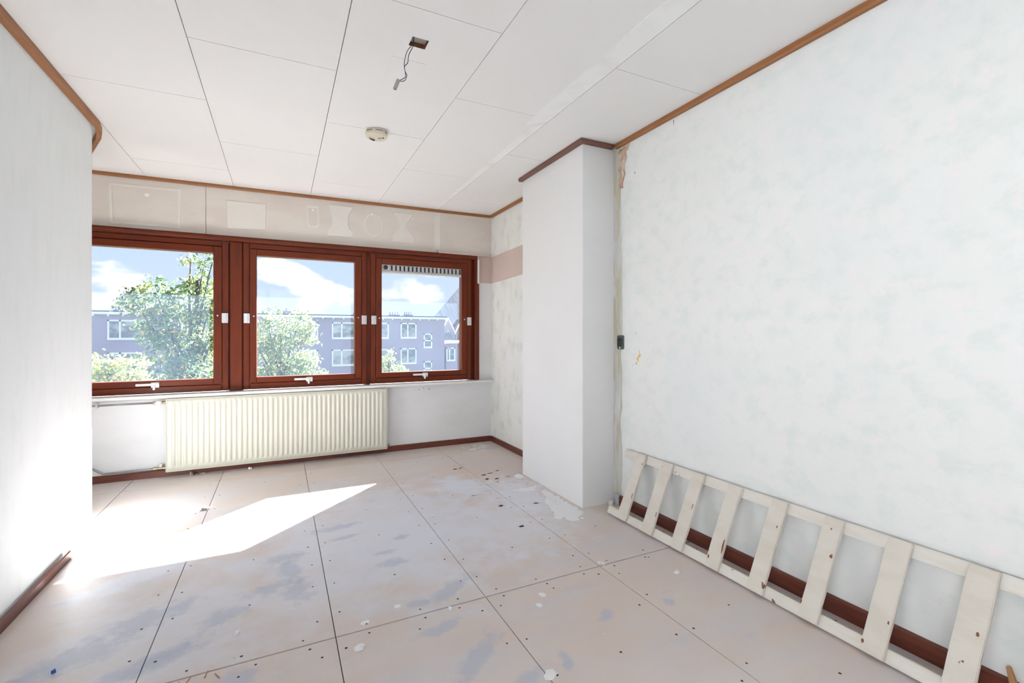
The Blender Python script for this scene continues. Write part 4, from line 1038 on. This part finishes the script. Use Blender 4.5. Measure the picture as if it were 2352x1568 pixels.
tree('broadleaf_tree', 'rounded yellowing tree at the left of the middle window', (0.0, Y2, GZ),
     [(-.2, Y2, 1.2, .8), (.62, Y2, 1.6, .52), (.95, Y2, 1.15, .45), (.3, Y2 - .3, .4, .85), (.85, Y2, .0, .55), (-.6, Y2, .1, .8), (.5, Y2, -.7, .9), (-.45, Y2, 1.65, .35), (-.9, Y2, .9, .7), (1.2, Y2, -.55, .4), (1.45, Y2, -.3, .16), (-.5, Y2, -1.6, 1.3), (.9, Y2, -1.6, 1.0)],
     1500, .07, M['leaf_y'], 2, .17)
Y3 = 12.0
tree('hedge_tree', 'yellowish bushy tree top low in the left window', (-3.1, Y3, GZ),
     [(-3.15, Y3, .50, .33), (-2.75, Y3, .46, .30), (-3.6, Y3, .50, .36), (-3.3, Y3, .0, .48), (-2.72, Y3, .05, .42), (-3.0, Y3, -.6, .7), (-3.8, Y3, -.3, .6)],
     4200, .042, M['leaf_y'], 3, .12, bias=.25)
Y4 = 26.0
tree('small_tree', 'small pale green tree top low in the right window', (5.3, Y4, GZ),
     [(5.25, Y4, -.25, .42), (5.75, Y4, -.75, .5), (5.0, Y4, -.5, .5), (5.45, Y4, .25, .16), (5.4, Y4, -1.3, .9), (6.0, Y4, -1.2, .55), (4.6, Y4, -.6, .5)],
     1200, .06, M['leaf_y'], 4, .12)
Y5 = 62.0
tree('conifer', 'dark blue green conifer rising behind the block in the left window', (-13.9, Y5, GZ),
     [(-14.0, Y5, 5.6, .5), (-14.1, Y5, 4.8, .9), (-13.9, Y5, 4.0, 1.2), (-14.0, Y5, 3.0, 1.4), (-13.2, Y5, 3.4, 1.0), (-14.9, Y5, 2.9, .8)], 260, .16, M['leaf_dark'], 5, .2, (-14.0, Y5, 6.2))
tree('far_tree', 'distant tree crown showing above the block in the middle window', (1.0, 66, GZ),
     [(.2, 66, 4.0, 1.0), (-1.2, 66, 3.8, 1.0), (1.6, 66, 3.7, .9), (-2.4, 66, 3.6, .9)], 200, .16, M['leaf'], 6, .25)

nb = empty('fill_house_side', (-15, -3, GZ), 'pale rendered house added outside the side window for fill light', 'house', kind='structure')  # unseen house added to bounce sun through the side window
box('wall', -19, -14, -14, 9, GZ, 9.5, M['render'], nb)
box('roof', -19.2, -13.8, -14.2, 9.2, 9.5, 9.8, M['roofdark'], nb)
for y in (-10, -6, -2, 2, 6):
    for z in (-5.2, -2.0, 1.2, 4.4):
        w = box('window', -14.0, -13.92, y - .7, y + .7, z, z + 1.5, M['extwhite'], nb)
        box('pane', -13.93, -13.90, y - .6, y + .6, z + .1, z + 1.4, M['extglass'], w)

cy_ = box('courtyard', -13.9, -1.3, -14, 4.7, GZ - .3, GZ + .02, M['paving'])  # unseen pale paving added to bounce sun up to the ceiling
tag(cy_, 'pale paved courtyard added below the side window for fill light', 'courtyard', kind='structure')

nb2 = empty('fill_house_rear', (2, -20, GZ), 'grey rendered house added outside the rear window for fill light', 'house', kind='structure')  # unseen house added to bounce sun through the rear window
box('wall', -13, 18, -24, -19, GZ, 9.5, M['render2'], nb2)
box('roof', -13.2, 18.2, -24.2, -18.8, 9.5, 9.8, M['roofdark'], nb2)
for x in (-9, -5, -1, 3, 7, 11, 15):
    for z in (-5.2, -2.0, 1.2, 4.4):
        w = box('window', x - .7, x + .7, -19.0, -18.92, z, z + 1.5, M['extwhite'], nb2)
        box('pane', x - .6, x + .6, -18.93, -18.90, z + .1, z + 1.4, M['extglass'], w)
